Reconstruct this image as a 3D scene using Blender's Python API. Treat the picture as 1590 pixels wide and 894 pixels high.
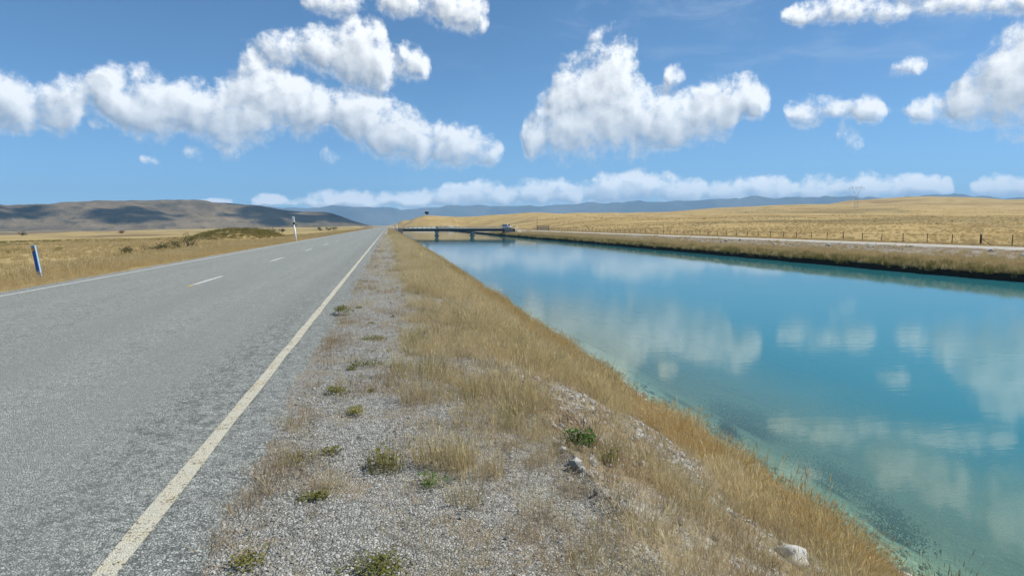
import bpy, bmesh, math, random
import numpy as np

for _o in list(bpy.data.objects):
    bpy.data.objects.remove(_o, do_unlink=True)
SC = bpy.context.scene
COL = SC.collection
R = math.radians
RNG = np.random.default_rng(11)
random.seed(7)

# ------------------------------------------------------------------ camera
CAM_Z = 1.5
cam_d = bpy.data.cameras.new('camera')
cam = bpy.data.objects.new('camera', cam_d)
COL.objects.link(cam)
cam_d.sensor_width = 36.0
cam_d.lens = 24.0
cam_d.clip_start = 0.05
cam_d.clip_end = 60000.0
cam.location = (0.0, 0.0, CAM_Z)
cam.rotation_euler = (R(90 - 5.2285), 0.0, R(-10.225))
SC.camera = cam
SC.render.resolution_x, SC.render.resolution_y = 1024, 575
SC.cycles.max_bounces = 8
SC.cycles.diffuse_bounces = 2
SC.cycles.glossy_bounces = 3
SC.cycles.transmission_bounces = 4
SC.cycles.transparent_max_bounces = 8
SC.cycles.volume_bounces = 1

# ------------------------------------------------------------------ sun and exposure
SUN_AZ, SUN_EL = 92.0, 50.0          # degrees, azimuth clockwise from +Y
sun_d = bpy.data.lights.new('sun', 'SUN')
sun = bpy.data.objects.new('sun', sun_d)
COL.objects.link(sun)
sun_d.energy = 5.0
sun_d.angle = R(0.53)
sun_d.color = (1.0, 0.955, 0.88)
sun.rotation_euler = (R(90 - SUN_EL), 0.0, R(180 - SUN_AZ))
SC.view_settings.view_transform = 'Standard'
SC.view_settings.look = 'None'
SC.view_settings.exposure = 0.08
SC.view_settings.gamma = 1.0
SC.view_settings.use_curve_mapping = False


# ------------------------------------------------------------------ node helpers
class NT:
    """Small helper around a node tree."""
    def __init__(self, tree):
        self.t = tree
    def n(self, typ, **kw):
        nd = self.t.nodes.new(typ)
        for k, v in kw.items():
            setattr(nd, k, v)
        return nd
    def put(self, sock, v):
        if isinstance(v, bpy.types.NodeSocket):
            self.t.links.new(v, sock)
        elif v is not None:
            try:
                sock.default_value = v
            except Exception:
                sock.default_value = (*v, 1.0)
    def math(self, op, a, b=None, c=None, clamp=False):
        nd = self.n('ShaderNodeMath', operation=op, use_clamp=clamp)
        for i, v in enumerate((a, b, c)):
            if v is not None:
                self.put(nd.inputs[i], v)
        return nd.outputs[0]
    def vmath(self, op, a, b=None, scale=None):
        nd = self.n('ShaderNodeVectorMath', operation=op)
        self.put(nd.inputs[0], a)
        if b is not None:
            self.put(nd.inputs[1], b)
        if scale is not None:
            self.put(nd.inputs['Scale'], scale)
        return nd.outputs['Value'] if op in ('LENGTH', 'DOT_PRODUCT', 'DISTANCE') else nd.outputs['Vector']
    def noise(self, vec, scale, detail=4.0, rough=0.55, lac=2.0, dist=0.0, dim='3D', color=False):
        nd = self.n('ShaderNodeTexNoise', noise_dimensions=dim)
        self.put(nd.inputs['Vector'], vec)
        nd.inputs['Scale'].default_value = scale
        nd.inputs['Detail'].default_value = detail
        nd.inputs['Roughness'].default_value = rough
        nd.inputs['Lacunarity'].default_value = lac
        nd.inputs['Distortion'].default_value = dist
        return nd.outputs['Color' if color else 'Fac']
    def voronoi(self, vec, scale, feature='F1', out='Distance', rnd=1.0):
        nd = self.n('ShaderNodeTexVoronoi', feature=feature)
        self.put(nd.inputs['Vector'], vec)
        nd.inputs['Scale'].default_value = scale
        nd.inputs['Randomness'].default_value = rnd
        return nd.outputs[out]
    def step(self, v, a, b, smooth=True, lo=0.0, hi=1.0):
        nd = self.n('ShaderNodeMapRange', interpolation_type='SMOOTHSTEP' if smooth else 'LINEAR')
        self.put(nd.inputs['Value'], v)
        nd.inputs['From Min'].default_value = a
        nd.inputs['From Max'].default_value = b
        nd.inputs['To Min'].default_value = lo
        nd.inputs['To Max'].default_value = hi
        return nd.outputs['Result']
    def mix(self, f, a, b, blend='MIX'):
        nd = self.n('ShaderNodeMix', data_type='RGBA', blend_type=blend)
        self.put(nd.inputs[0], f)
        self.put(nd.inputs[6], a if isinstance(a, bpy.types.NodeSocket) else (*a[:3], 1.0))
        self.put(nd.inputs[7], b if isinstance(b, bpy.types.NodeSocket) else (*b[:3], 1.0))
        return nd.outputs[2]
    def xyz(self, v):
        nd = self.n('ShaderNodeSeparateXYZ')
        self.put(nd.inputs[0], v)
        return nd.outputs
    def comb(self, x, y, z):
        nd = self.n('ShaderNodeCombineXYZ')
        for i, v in enumerate((x, y, z)):
            self.put(nd.inputs[i], v)
        return nd.outputs[0]
    def bump(self, h, strength=0.5, dist=0.01, normal=None):
        nd = self.n('ShaderNodeBump')
        nd.inputs['Strength'].default_value = strength
        nd.inputs['Distance'].default_value = dist
        self.put(nd.inputs['Height'], h)
        if normal is not None:
            self.put(nd.inputs['Normal'], normal)
        return nd.outputs[0]


# ------------------------------------------------------------------ sky with cumulus
# Rows of cumulus: middle elevation, half thickness (1e-4 rad) and presence (%), sampled along the azimuth.
AZ0, AZ1 = -0.70, 1.05
CLOUD_ROWS = {
    'main': (
        '1440 1440 1440 1440 1440 1440 1440 1440 1440 1440 1440 1440 1440 1440 1440 1440 1440 1440 1440 1440 1439 1412 1412 1412 1412 1360 1427 1465 1580 1618 1618 1573 1518 1506 1492 1473 1503 1560 1531 1489 1445 1458 1480 1604 1672 1715 1722 1719 1702 1618 1617 1617 1617 1590 1583 1562 1519 1483 1445 1373 1336 1303 1267 1215 1203 1183 1143 1120 1120 1120 1120 1085 1070 1070 1070 1269 1269 1269 1396 1432 1542 1596 1628 1650 1716 1756 1775 1768 1755 1731 1681 1462 1436 1436 1436 1436 1469 1481 1544 1589 1627 1661 1726 1693 1635 1620 1565 1468 1468 1468 1468 1500 1512 1481 1451 1451 1451 1451 1402 1402 1402 1402 1392 1392 1501 1550 1642 1681 1686 1683 1672 1650 1598 1331 1331 1331 1331 1331 1331 1331 1331 1331 1331 1331 1331 1331 1331 1331 1331 1331',
        '179 179 179 179 179 179 179 179 179 179 179 179 179 179 179 179 280 329 350 347 320 325 334 319 279 251 311 307 245 303 336 369 376 399 396 368 363 329 361 384 385 416 437 541 559 553 550 524 469 367 372 365 342 328 352 383 418 427 411 393 417 420 401 350 325 314 300 288 285 269 236 213 196 174 123 192 224 287 384 448 574 636 668 683 732 745 749 756 745 713 642 400 384 381 366 337 339 344 391 408 398 368 286 272 211 169 158 133 159 164 148 138 126 125 145 159 146 96 79 120 137 166 189 223 332 377 447 545 598 619 613 578 495 306 289 247 164 164 164 164 164 164 164 164 164 164 164 164 164 164',
        '-100 -100 -100 -100 -100 -100 -100 -100 -100 -100 -100 -100 -100 -100 -100 -74 31 99 100 100 85 100 100 100 67 100 100 100 100 80 100 100 100 100 100 100 88 100 100 99 100 100 100 100 100 100 100 89 94 100 100 100 89 74 100 100 100 92 100 100 100 100 100 100 100 67 100 100 100 97 84 100 100 68 -40 -91 57 100 100 68 100 100 100 100 100 100 100 100 100 100 98 100 100 100 100 100 100 100 100 100 100 100 93 100 100 54 -73 36 100 100 82 100 100 2 88 100 89 -45 -76 66 100 100 24 99 100 100 100 100 100 100 100 100 49 -44 -100 -100 -100 -100 -100 -100 -100 -100 -100 -100 -100 -100 -100 -100 -100 -100',
    ),
    'upper': (
        '2343 2343 2343 2343 2343 2343 2343 2343 2343 2343 2343 2343 2343 2343 2343 2343 2343 2343 2343 2343 2343 2343 2343 2343 2343 2343 2343 2343 2343 2343 2343 2343 2343 2343 2343 2343 2343 2343 2343 2343 2343 2343 2343 2343 2343 2343 2343 2343 2343 2347 2356 2356 2356 2351 2378 2381 2380 2372 2339 2305 2193 2167 2247 2247 2247 2247 2247 2239 2230 2222 2214 2206 2198 2190 2182 2173 2165 2157 2149 2141 2133 2125 2116 2108 2100 2092 2084 2076 2068 2059 2051 2043 2035 2027 2027 2027 2027 2023 2019 2015 2011 2007 2003 2000 1996 1992 1988 1984 1980 1976 1972 1968 1964 1960 1956 1953 1949 1945 1945 1945 1945 1945 1945 1945 1945 1945 1945 1945 1945 1945 1945 1945 1945 1945 1945 1945 1945 1945 1945 1945 1945 1945 1945 1945 1945 1945 1945 1945 1945 1945',
        '150 150 150 150 150 150 150 150 150 150 150 150 150 150 150 150 150 150 150 150 150 150 150 150 150 150 150 150 150 150 150 150 150 150 150 150 150 150 150 150 150 150 150 150 150 150 200 222 224 211 254 282 293 295 394 438 457 463 471 447 319 244 223 202 190 153 101 95 77 59 61 62 64 66 68 69 71 73 74 76 78 80 81 83 85 86 88 90 92 93 95 97 98 100 133 125 67 67 66 67 68 69 70 72 73 74 75 76 78 79 80 81 82 84 85 86 87 88 110 112 97 56 56 48 48 48 48 48 48 48 48 48 48 48 48 48 48 48 48 48 48 48 48 48 48 48 48 48 48 48',
        '-100 -100 -100 -100 -100 -100 -100 -100 -100 -100 -100 -100 -100 -100 -100 -100 -100 -100 -100 -100 -100 -100 -100 -100 -100 -100 -100 -100 -100 -100 -100 -100 -100 -100 -100 -100 -100 -100 -100 -100 -100 -100 -100 -100 -100 -22 74 100 100 90 62 100 100 100 92 96 100 100 100 100 93 37 100 100 100 14 -100 -100 -100 -100 -100 -100 -100 -100 -100 -100 -100 -100 -100 -100 -100 -100 -100 -100 -100 -100 -100 -100 -100 -100 -100 -100 -100 8 100 96 -85 -100 -100 -100 -100 -100 -100 -100 -100 -100 -100 -100 -100 -100 -100 -100 -100 -100 -100 -100 -100 24 100 100 57 -97 -100 -100 -100 -100 -100 -100 -100 -100 -100 -100 -100 -100 -100 -100 -100 -100 -100 -100 -100 -100 -100 -100 -100 -100 -100 -100 -100 -100',
    ),
    'high': (
        '2975 2975 2975 2975 2975 2975 2975 2975 2975 2975 2975 2975 2975 2975 2975 2975 2975 2975 2975 2975 2975 2975 2975 2975 2975 2975 2975 2975 2975 2975 2975 2975 2975 2975 2975 2975 2975 2975 2975 2975 2975 2975 2975 2975 2975 2975 2975 2975 2975 2975 2975 2975 2975 2975 2975 2975 2975 2979 3033 3042 3042 3042 3042 3042 2992 2955 2955 2955 2955 2941 2921 2902 2872 2864 2858 2853 2847 2841 2835 2829 2824 2818 2812 2806 2801 2795 2789 2783 2778 2772 2766 2760 2755 2749 2743 2737 2732 2726 2720 2714 2709 2703 2697 2691 2686 2680 2674 2674 2674 2681 2711 2711 2711 2711 2709 2670 2633 2633 2633 2611 2605 2605 2605 2605 2596 2556 2532 2509 2494 2494 2494 2494 2494 2494 2494 2494 2494 2494 2494 2494 2494 2494 2494 2494 2494 2494 2494 2494 2494 2494',
        '48 48 48 48 48 48 48 48 48 48 48 48 48 48 48 48 48 48 48 48 48 48 48 48 48 48 48 48 48 48 48 48 48 48 48 48 48 48 48 48 48 48 48 48 48 48 48 51 65 73 102 130 146 154 157 153 142 127 150 177 197 206 204 192 217 222 246 257 256 257 252 224 158 126 112 79 47 47 48 49 50 51 51 52 53 54 54 55 56 57 58 58 59 60 61 61 62 63 64 65 65 66 67 68 69 69 70 91 99 105 138 167 178 176 161 165 144 145 130 115 126 136 141 140 144 172 176 164 148 136 107 74 68 53 31 31 31 31 31 31 31 31 31 31 31 31 31 31 31 31',
        '-100 -100 -100 -100 -100 -100 -100 -100 -100 -100 -100 -100 -100 -100 -100 -100 -100 -100 -100 -100 -100 -100 -100 -100 -100 -100 -100 -100 -100 -100 -100 -100 -100 -100 -100 -100 -100 -100 -100 -100 -100 -100 -100 -100 -100 -100 -100 -100 -100 -100 -27 45 96 100 100 100 85 28 -16 60 100 100 100 95 36 61 100 100 100 100 100 100 21 -100 -100 -100 -100 -100 -100 -100 -100 -100 -100 -100 -100 -100 -100 -100 -100 -100 -100 -100 -100 -100 -100 -100 -100 -100 -100 -100 -100 -100 -100 -100 -100 -100 -7 87 100 100 64 96 100 100 77 64 100 100 75 21 78 100 100 100 100 64 87 100 100 83 -5 -100 -100 -100 -100 -100 -100 -100 -100 -100 -100 -100 -100 -100 -100 -100 -100 -100 -100 -100',
    ),
    'low': (
        '1240 1240 1240 1240 1240 1240 1240 1240 1240 1240 1240 1240 1240 1240 1240 1240 1240 1240 1240 1240 1240 1240 1240 1240 1240 1240 1240 1240 1240 1240 1240 1105 971 836 836 836 888 940 940 940 949 949 949 949 953 957 962 966 970 974 978 982 982 982 982 986 990 993 997 1000 1004 1008 1011 1015 1019 1022 1026 1029 1033 1037 1040 1044 1047 1051 1055 1058 1062 1066 1069 1073 1076 1080 1084 1087 1091 1095 1098 1102 1105 1109 1113 1116 1120 1124 1127 1131 1134 1138 1142 1145 1149 1153 1156 1160 1163 1167 1171 1174 1178 1182 1185 1189 1192 1192 1118 1054 1054 1054 1054 1054 1054 1054 1054 1054 1054 1054 1054 1054 1054 1054 1054 1054 1054 1054 1054 1054 1054 1054 1054 1054 1054 1054 1054 1054 1054 1054 1054 1054 1054 1054',
        '33 33 33 33 33 33 33 33 33 33 33 33 33 33 33 33 33 33 33 33 33 33 33 33 33 33 33 33 33 54 46 45 44 42 47 37 37 51 74 56 46 85 91 63 58 52 47 41 36 36 39 39 72 78 55 55 55 55 55 55 55 55 55 54 54 54 54 54 54 54 54 54 54 54 54 54 54 54 54 54 54 54 54 54 54 54 54 54 53 53 53 53 53 53 53 53 53 53 53 53 53 53 53 53 53 53 53 53 53 53 53 73 73 89 145 78 78 78 78 78 78 78 78 78 78 78 78 78 78 78 78 78 78 78 78 78 78 78 78 78 78 78 78 78 78 78 78 78 78 78',
        '-100 -100 -100 -100 -100 -100 -100 -100 -100 -100 -100 -100 -100 -100 -100 -100 -100 -100 -100 -100 -100 -100 -100 -100 -100 -100 -100 -100 -43 100 56 -100 -100 65 100 -100 -100 -14 100 9 -100 89 100 -18 -100 -100 -100 -100 -100 -100 -100 -100 88 100 -12 -100 -100 -100 -100 -100 -100 -100 -100 -100 -100 -100 -100 -100 -100 -100 -100 -100 -100 -100 -100 -100 -100 -100 -100 -100 -100 -100 -100 -100 -100 -100 -100 -100 -100 -100 -100 -100 -100 -100 -100 -100 -100 -100 -100 -100 -100 -100 -100 -100 -100 -100 -100 -100 -100 -100 -100 -100 -50 100 88 70 -100 -100 -100 -100 -100 -100 -100 -100 -100 -100 -100 -100 -100 -100 -100 -100 -100 -100 -100 -100 -100 -100 -100 -100 -100 -100 -100 -100 -100 -100 -100 -100 -100 -100',
    ),
    'above': (
        '3280 3280 3280 3280 3280 3280 3280 3280 3280 3280 3280 3280 3280 3280 3280 3280 3280 3280 3280 3280 3280 3280 3280 3280 3280 3280 3280 3280 3280 3280 3280 3280 3280 3280 3280 3280 3280 3280 3280 3280 3280 3280 3280 3280 3280 3280 3280 3280 3280 3280 3280 3280 3280 3280 3280 3280 3280 3280 3280 3280 3280 3280 3280 3280 3280 3280 3280 3280 3280 3280 3280 3280 3280 3280 3280 3280 3280 3280 3280 3280 3280 3280 3280 3280 3280 3280 3280 3280 3280 3280 3280 3280 3280 3280 3280 3280 3280 3280 3280 3280 3280 3280 3280 3280 3280 3280 3280 3280 3280 3280 3280 3280 3280 3184 3088 2991 2991 2991 2991 2991 2991 3019 3048 3074 3103 3115 3189 3242 3242 3242 3242 3242 3242 3242 3242 3242 3242 3242 3242 3242 3242 3242 3242 3242 3242 3242 3242 3242 3242 3242',
        '86 86 86 86 86 86 86 86 86 86 86 86 86 86 86 86 86 86 86 86 86 86 86 86 86 86 86 86 86 86 86 86 86 86 86 86 86 86 86 86 86 86 86 86 86 86 86 86 86 86 86 86 86 86 86 86 86 86 86 86 86 86 86 86 86 86 86 86 86 86 86 86 86 86 86 86 86 86 86 86 86 86 86 86 86 86 86 86 86 86 86 86 86 86 86 86 86 86 86 86 86 86 86 86 86 86 86 86 116 129 128 114 81 95 120 135 190 241 271 287 292 313 324 318 293 269 315 345 396 426 438 435 416 378 316 209 209 209 209 209 209 209 209 209 209 209 209 209 209 209',
        '-100 -100 -100 -100 -100 -100 -100 -100 -100 -100 -100 -100 -100 -100 -100 -100 -100 -100 -100 -100 -100 -100 -100 -100 -100 -100 -100 -100 -100 -100 -100 -100 -100 -100 -100 -100 -100 -100 -100 -100 -100 -100 -100 -100 -100 -100 -100 -100 -100 -100 -100 -100 -100 -100 -100 -100 -100 -100 -100 -100 -100 -100 -100 -100 -100 -100 -100 -100 -100 -100 -100 -100 -100 -100 -100 -100 -100 -100 -100 -100 -100 -100 -100 -100 -100 -100 -100 -100 -100 -100 -100 -100 -100 -100 -100 -100 -100 -100 -100 -100 -100 -100 -100 -100 -100 -100 -100 -25 78 100 100 70 -38 -100 -100 -100 -28 44 94 100 100 100 89 100 100 100 59 27 82 100 100 100 100 62 -1 -83 -100 -100 -100 -100 -100 -100 -100 -100 -100 -100 -100 -100 -100 -100',
    ),
    'band': (
        '317 317 317 317 317 317 317 317 317 317 317 317 317 317 317 317 317 317 317 317 317 317 317 317 317 317 317 317 317 317 317 317 317 317 317 317 317 317 317 317 317 317 317 343 343 343 343 343 343 324 324 324 324 324 335 337 337 337 337 350 374 378 378 378 378 397 399 399 399 413 433 437 437 437 437 458 474 474 474 474 473 473 473 473 486 497 497 497 497 518 545 556 556 537 509 479 479 479 479 462 462 462 462 476 487 487 487 487 481 476 476 476 476 486 489 489 489 482 470 470 470 456 444 444 427 427 427 427 427 427 427 427 427 416 394 394 394 394 394 394 394 394 394 394 394 394 394 394 394 394',
        '39 39 39 39 39 39 39 39 39 39 39 39 39 39 39 39 39 39 39 39 39 39 39 39 39 39 39 39 39 39 39 39 39 39 39 39 39 39 39 39 50 50 39 39 60 74 79 75 61 83 104 114 116 112 110 121 127 126 118 116 113 122 128 128 122 129 142 148 146 149 148 154 157 154 144 146 154 165 166 156 146 162 166 160 157 173 187 192 188 195 197 198 197 200 192 170 169 161 141 140 149 150 144 143 147 154 155 149 142 153 160 159 151 143 154 156 149 136 135 136 127 119 109 87 84 124 141 144 133 127 143 146 137 123 128 139 139 128 102 69 64 51 40 40 40 40 40 40 40 40',
        '-100 -100 -100 -100 -100 -100 -100 -100 -100 -100 -100 -100 -100 -100 -100 -100 -100 -100 -100 -100 -100 -100 -100 -100 -100 -100 -100 -100 -100 -100 -100 -100 -100 -100 -100 -100 -100 -100 -100 14 100 100 13 -100 13 100 100 100 23 -3 76 100 100 100 59 100 100 100 97 39 57 100 100 100 100 60 100 100 100 88 87 100 100 100 88 30 92 100 100 100 71 100 100 100 63 79 100 100 100 85 97 100 100 83 100 100 100 100 45 98 100 100 100 61 100 100 100 100 66 100 100 100 99 75 100 100 100 81 100 100 95 100 100 28 -53 59 100 100 91 65 100 100 96 15 86 100 100 86 2 -100 -100 -100 -100 -100 -100 -100 -100 -100 -100 -100',
    ),
}


def cloud_group():
    g = bpy.data.node_groups.new('cloud_density', 'ShaderNodeTree')
    g.interface.new_socket('P', in_out='INPUT', socket_type='NodeSocketVector')
    g.interface.new_socket('W', in_out='INPUT', socket_type='NodeSocketVector')
    g.interface.new_socket('D', in_out='OUTPUT', socket_type='NodeSocketFloat')
    g.interface.new_socket('E', in_out='OUTPUT', socket_type='NodeSocketFloat')
    t = NT(g)
    gi = t.n('NodeGroupInput')
    P = gi.outputs[0]
    Q = t.vmath('ADD', P, gi.outputs[1])
    qa, qe, _ = t.xyz(Q)
    u = t.math('DIVIDE', t.math('SUBTRACT', qa, AZ0), AZ1 - AZ0)
    uuu = t.comb(u, u, u)
    n = t.noise(Q, 24.0, 7.0, 0.60, dim='2D')
    n = t.math('MULTIPLY', t.math('SUBTRACT', n, 0.5), 2.2)
    for sc, am in ((30.0, 0.70), (66.0, 0.36)):        # rounded billows
        v = t.n('ShaderNodeTexVoronoi', voronoi_dimensions='2D', feature='F1')
        t.put(v.inputs['Vector'], P if sc > 50 else Q)
        v.inputs['Scale'].default_value = sc
        n = t.math('ADD', n, t.math('MULTIPLY', t.math('SUBTRACT', 0.42, v.outputs['Distance']), am))
    cur = dcur = None
    soft = {'low': (0.6, -0.16), 'upper': (1.0, 0.0), 'high': (0.9, 0.0), 'band': (0.75, 0.14)}
    for key, row in CLOUD_ROWS.items():
        cv = t.n('ShaderNodeRGBCurve')
        cm = cv.mapping
        cm.use_clip = False
        vals = [[float(q) for q in r.split()] for r in row]
        norm = [[q * 1e-4 / 0.5 for q in vals[0]], [q * 1e-4 / 0.1 for q in vals[1]], [(q * 0.01 + 1) / 2 for q in vals[2]]]
        for ci, vs in enumerate(norm):
            c = cm.curves[ci]
            k = len(vs)
            c.points[0].location = (0.0, vs[0])
            c.points[1].location = (1.0, vs[-1])
            for i in range(1, k - 1):
                c.points.new(i / (k - 1), vs[i])
        cm.update()
        t.put(cv.inputs['Color'], uuu)
        m, h, p = t.xyz(cv.outputs[0])
        r = t.math('DIVIDE', t.math('SUBTRACT', qe, t.math('MULTIPLY', m, 0.5)), t.math('MULTIPLY', h, 0.1))
        d = t.math('SUBTRACT', t.math('MULTIPLY_ADD', p, 2.0, -1.0), t.math('MULTIPLY', r, r))
        if key != 'band':            # thin cloud is more ragged
            d = t.math('MULTIPLY', d, t.step(h, 0.05, 0.32, smooth=False, lo=0.35, hi=1.0))
        if key in soft:
            d = t.math('MULTIPLY_ADD', d, *soft[key])
        d = t.math('ADD', d, t.math('MULTIPLY', t.math('MINIMUM', t.math('MULTIPLY_ADD', p, 2.0, -0.9), 0.0), 1.3))
        dn = t.math('ADD', d, t.math('MULTIPLY', n, t.step(r, -1.0, 0.6, smooth=False, lo=0.5, hi=1.1)))
        cur = d if cur is None else t.math('MAXIMUM', cur, d)
        dcur = dn if dcur is None else t.math('MAXIMUM', dcur, dn)
    d = t.math('ADD', dcur, 0.16)
    out = t.n('NodeGroupOutput')
    g.links.new(d, out.inputs[0])
    g.links.new(cur, out.inputs[1])
    return g


def build_world():
    w = bpy.data.worlds.new('World')
    SC.world = w
    w.use_nodes = True
    w.node_tree.nodes.clear()
    t = NT(w.node_tree)
    d = t.n('ShaderNodeTexCoord').outputs['Generated']
    x, y, z = t.xyz(d)
    sky = t.n('ShaderNodeTexSky', sky_type='NISHITA')
    sky.sun_disc = False
    sky.sun_elevation = R(SUN_EL)
    sky.sun_rotation = R(SUN_AZ)
    sky.altitude = 2000.0
    sky.air_density = 0.75
    sky.dust_density = 0.5
    sky.ozone_density = 6.0
    skyt = t.mix(1.0, sky.outputs[0], (0.86, 1.13, 1.13), blend='MULTIPLY')
    az = t.math('ARCTAN2', x, y)
    el = t.math('ARCSINE', z)
    P = t.comb(az, el, 0.0)
    g = cloud_group()
    W = t.vmath('SCALE', t.vmath('SUBTRACT', t.noise(P, 22.0, 2.0, 0.5, dim='2D', color=True), (0.5, 0.5, 0.5)), scale=0.014)
    def dens(p):
        nd = t.n('ShaderNodeGroup', node_tree=g)
        t.put(nd.inputs[0], p)
        t.put(nd.inputs[1], W)
        return nd.outputs
    D, E = dens(P)
    D2, E2 = dens(t.vmath('ADD', P, (0.009, 0.011, 0.0)))
    wn = t.noise(P, 75.0, 6.0, 0.66, dim='2D')
    alpha = t.step(t.math('ADD', D, t.math('MULTIPLY', t.math('SUBTRACT', wn, 0.5), 1.7)), -0.40, 0.98)
    # sunlit tops and billows, greyer bases and hollows
    lit = t.math('ADD', t.math('MULTIPLY', t.math('SUBTRACT', D, D2), 0.75), t.math('MULTIPLY', t.math('SUBTRACT', E, E2), 0.9))
    lit = t.step(lit, -0.85, 0.65, smooth=False)
    lit = t.math('MAXIMUM', lit, t.step(D, 0.6, 0.1, hi=0.45))
    ccol = t.mix(lit, (3.2, 3.55, 4.0), (10.4, 10.4, 10.2))
    ccol = t.mix(t.step(el, 0.085, 0.055), ccol, t.mix(1.0, ccol, (1.4, 1.38, 1.34), blend='MULTIPLY'))
    # loose fair-weather cloud over the rest of the sky
    inv = t.math('DIVIDE', 1.0, t.math('ADD', t.math('MAXIMUM', z, 0.0), 0.12))
    pl = t.vmath('MULTIPLY', d, (1, 1, 0))
    pl = t.vmath('SCALE', pl, scale=inv)
    nn = t.noise(pl, 1.3, 7.0, 0.55)
    away = t.math('MAXIMUM', t.step(el, 0.36, 0.55), t.step(t.math('ABSOLUTE', t.math('SUBTRACT', az, 0.18)), 0.8, 1.0))
    up = t.step(z, 0.02, 0.12)
    a2 = t.math('MULTIPLY', t.step(nn, 0.54, 0.68), t.math('MULTIPLY', away, up))
    # thin high veil
    vn = t.noise(t.vmath('MULTIPLY', P, (5.0, 16.0, 1.0)), 1.6, 6.0, 0.6, dist=0.6)
    veil = t.math('MULTIPLY', t.step(vn, 0.45, 0.8), t.math('MULTIPLY', t.step(el, 0.10, 0.3), t.step(az, -0.1, 0.6, lo=0.0, hi=0.34)))
    skyc = t.mix(veil, skyt, (6.5, 7.0, 7.6))
    c = t.mix(a2, skyc, (7.6, 7.8, 8.0))
    c = t.mix(alpha, c, ccol)
    bg = t.n('ShaderNodeBackground')
    t.put(bg.inputs['Color'], c)
    bg.inputs['Strength'].default_value = 0.112
    out = t.n('ShaderNodeOutputWorld')
    w.node_tree.links.new(bg.outputs[0], out.inputs['Surface'])
    w.cycles.sampling_method = 'MANUAL'
    w.cycles.sample_map_resolution = 512


build_world()


# ------------------------------------------------------------------ numeric noise for the terrain
_LAT = np.random.default_rng(5).random((256, 256))


def vnoise(x, y):
    x = np.asarray(x, float); y = np.asarray(y, float)
    xi = np.floor(x).astype(int); yi = np.floor(y).astype(int)
    fx = x - xi; fy = y - yi
    fx = fx * fx * (3 - 2 * fx); fy = fy * fy * (3 - 2 * fy)
    a = _LAT[xi & 255, yi & 255]; b = _LAT[(xi + 1) & 255, yi & 255]
    c = _LAT[xi & 255, (yi + 1) & 255]; d = _LAT[(xi + 1) & 255, (yi + 1) & 255]
    return (a * (1 - fx) + b * fx) * (1 - fy) + (c * (1 - fx) + d * fx) * fy


def fbm(x, y, oct=4, gain=0.5):
    s = 0.0; a = 1.0; n = 0.0
    for i in range(oct):
        s = s + a * vnoise(x * 2 ** i + 17.3 * i, y * 2 ** i + 5.1 * i)
        n += a; a *= gain
    return s / n - 0.5


def sstep(a, b, v):
    t = np.clip((v - a) / (b - a), 0, 1)
    return t * t * (3 - 2 * t)


# ------------------------------------------------------------------ lie of the land (metres, road along +Y)
WATER_Z = -2.5
PROF = [(-16000, -80), (-6000, -60), (-2500, -32), (-1000, -15.5), (-300, -5.6), (-60, -2.0), (-22, -1.0), (-14, -0.45),
        (-11, -0.13), (-9, -0.04), (-8.4, -0.03), (-1.1, -0.03), (-0.6, -0.015), (0.55, -0.05), (1.25, -0.15), (2.0, -0.42),
        (5.55, -2.42), (6.0, -2.62), (7.5, -3.3), (10, -4.3), (14, -5), (36, -5), (41, -4), (43.6, -3.0), (44.0, -2.7),
        (44.12, -2.0), (45.5, -1.68), (52, -0.98), (54.6, -0.66), (60.4, -0.6), (62, -0.64), (64, -0.7), (16000, -0.7)]
PROF_X = [p[0] for p in PROF]; PROF_Z = [p[1] for p in PROF]
RIGHT_CREST = np.array([(-3.2, 0), (0.003, 0.0), (0.016, 0.0028), (0.034, 0.0093), (0.052, 0.0148), (0.09, 0.0144), (0.146, 0.0173),
                        (0.183, 0.0191), (0.277, 0.0204), (0.368, 0.0202), (0.422, 0.0217), (0.483, 0.024), (0.541, 0.027),
                        (0.62, 0.0295), (0.68, 0.0319), (0.722, 0.0335), (0.749, 0.0314), (0.818, 0.0292), (0.881, 0.027), (1.6, 0.02), (3.2, 0.0)])


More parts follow.
